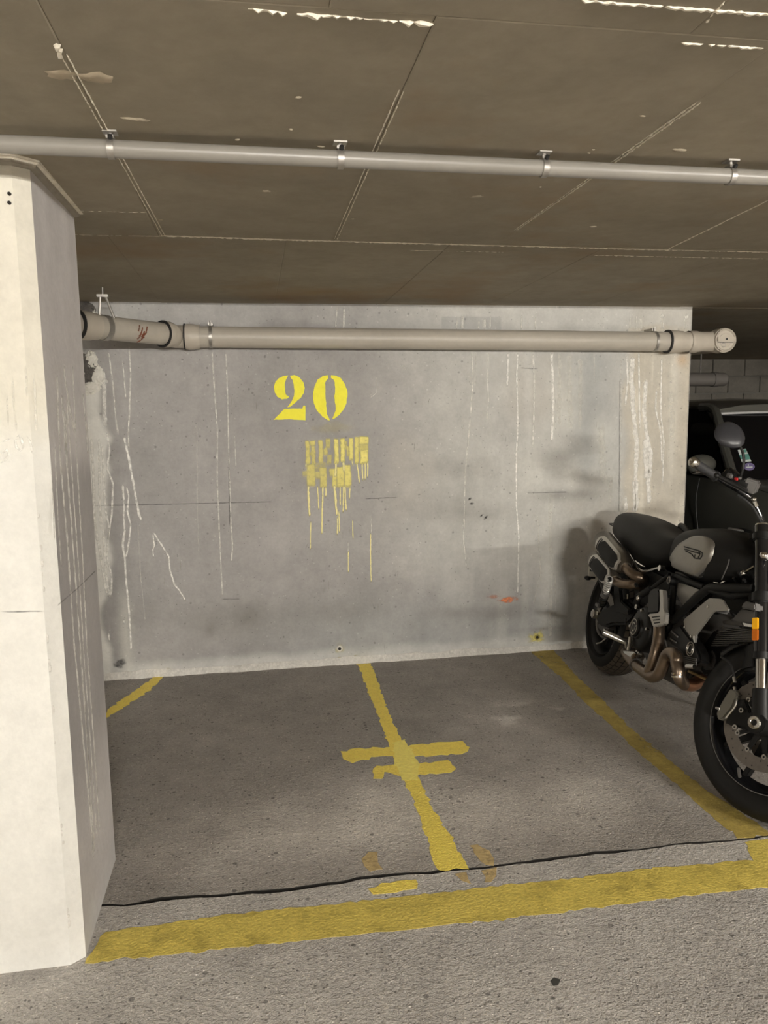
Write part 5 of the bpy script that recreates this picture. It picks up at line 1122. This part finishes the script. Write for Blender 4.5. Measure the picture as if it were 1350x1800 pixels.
part(MB().box((.50, 0, .58), (.40, .19, .22)), 'battery_box', 'matte_black', bevel=.03)
part(MB().tube([z2(315, 165, .08), z2(350, 190, .08), z2(440, 300, .08)], [.017, .02, .018], 12), 'black_tube', 'satin_black')  # black tube end behind the seat, purpose unidentified
# swingarm, peg bracket, shock
sw = plate('swingarm', z3, [(268, 330), (285, 285), (350, 212), (500, 140), (600, 60), (700, 120), (780, 230), (720, 340), (650, 405), (460, 412), (380, 440), (310, 425), (270, 380)], -.135, .04, 'matte_black', bevel=.012)
part(MB().tube([(.55, .1, .42), (.3, .115, .38), (0, .115, .315)], .032, 14), 'swingarm_left', 'matte_black', sw)
part(MB().tube([(.52, -.11, .42), (.52, .12, .42)], .04, 16).tube([(.34, -.11, .42), (.36, .11, .41)], .03, 12), 'swingarm_bridge', 'matte_black', sw)
part(MB().lathe([(.02, .026), (-.008, .026), (-.010, .018), (-.012, .018), (-.012, .001)], z3(240, 275, -.138), (0, 1, 0), 6), 'axle_nut', 'muffler_frame', sw)
part(MB().tube([(0, -.13, .315), (0, .14, .315)], .012, 12), 'rear_axle', 'polished', sw)
part(MB().box(z3(295, 170, -.13), (.05, .02, .02)), 'chain_adjuster', 'mid_grey', sw, bevel=.003)
part(MB().prism([z3(*q, -.10) for q in [(390, 400), (450, 400), (430, 470), (395, 495), (340, 500), (300, 470), (280, 400)]], (0, .03, 0)), 'rear_caliper', 'cast_grey', sw, bevel=.004)
part(MB().tube([z3(300, 380, -.095), z3(300, 480, -.095), z3(340, 560, -.095), z3(390, 575, -.095)], .008, 8, smooth=3), 'brake_arc', 'cast_grey', sw)
plate('footpeg_bracket', z1, [(545, 1180), (600, 1085), (640, 1072), (840, 1135), (880, 1200), (640, 1205), (625, 1240), (640, 1400), (760, 1510), (740, 1588), (560, 1560), (540, 1380)], -.165, .018, 'matte_black', bevel=.005)
sh0, sh1 = z1(492, 1085, -.245), z1(385, 1440, -.17)
sk = part(MB().tube([sh0, sh0.lerp(sh1, 1.0)], .009, 12), 'shock_absorber', 'satin_black')
def coil(a, b, r, n, rw_):
    d = (b - a).normalized(); u = d.orthogonal().normalized(); v = d.cross(u)
    return MB().tube([a + (b - a) * (k / (n * 12)) + (u * math.cos(2 * PI * k / 12) + v * math.sin(2 * PI * k / 12)) * r for k in range(n * 12 + 1)], rw_, 6)
part(coil(sh0, sh0.lerp(sh1, .50), .015, 7, .0045), 'shock_spring', 'spring_white', sk)
part(MB().lathe([(-.012, .022), (.018, .022)], sh0.lerp(sh1, .60), sh1 - sh0, 20), 'shock_collar', 'mid_grey', sk, bevel=.003)
part(coil(sh0.lerp(sh1, .66), sh1, .018, 5, .0045), 'shock_spring', 'satin_black', sk)
part(MB().tube([z1(745, 1310, -.13), z1(745, 1380, -.13)], .009, 10).ellipsoid(z1(890, 1360, -.16), (.01, .01, .014), 10, 8).lathe([(-.006, .012), (.006, .012)], z1(870, 1485, -.17), (0, 1, 0), 12), 'bracket_fixings', 'polished')
# footpeg, brake pedal, side stand
pg0, pg1 = z3(650, 640, -.19), z3(360, 508, -.30)
fp_ = part(MB().tube([pg0, pg0.lerp(pg1, .35), pg1], [.010, .013, .013], 12), 'footpeg', 'muffler_frame')
mb = MB(); dd = pg1 - pg0
for k in range(8): mb.box(pg0.lerp(pg1, .38 + k * .078) + Vector((0, 0, .012)), (.03, .012, .010))
part(mb, 'peg_teeth', 'polished', fp_, smooth=0)
part(MB().tube([z3(695, 570, -.20), z3(685, 660, -.205), z3(668, 740, -.21)], .008, 8).tube([z3(640, 650, -.2), z3(645, 705, -.21)], .007, 8), 'brake_pedal_arm', 'muffler_frame')
plate('brake_pedal', z3, [(595, 738), (640, 742), (735, 750), (745, 770), (710, 800), (695, 835), (680, 810), (610, 765)], -.215, .02, 'polished', bevel=.003)
part(MB().tube([z3(270, 650, -.12), z3(330, 635, -.12), z3(390, 585, -.12)], .004, 6), 'brake_rod', 'muffler_frame')
part(MB().tube([(.62, .14, .27), (.60, .24, .14), (.58, .30, .075)], [.014, .012, .012], 10).box((.575, .305, .072), (.07, .05, .012)), 'side_stand', 'satin_black')
part(MB().tube([(.64, .15, .36), (.64, .28, .36)], .012, 10), 'footpeg', 'muffler_frame')
part(MB().box((.32, .115, .385), (.62, .012, .11)), 'chain_guard', 'satin_black', bevel=.004)
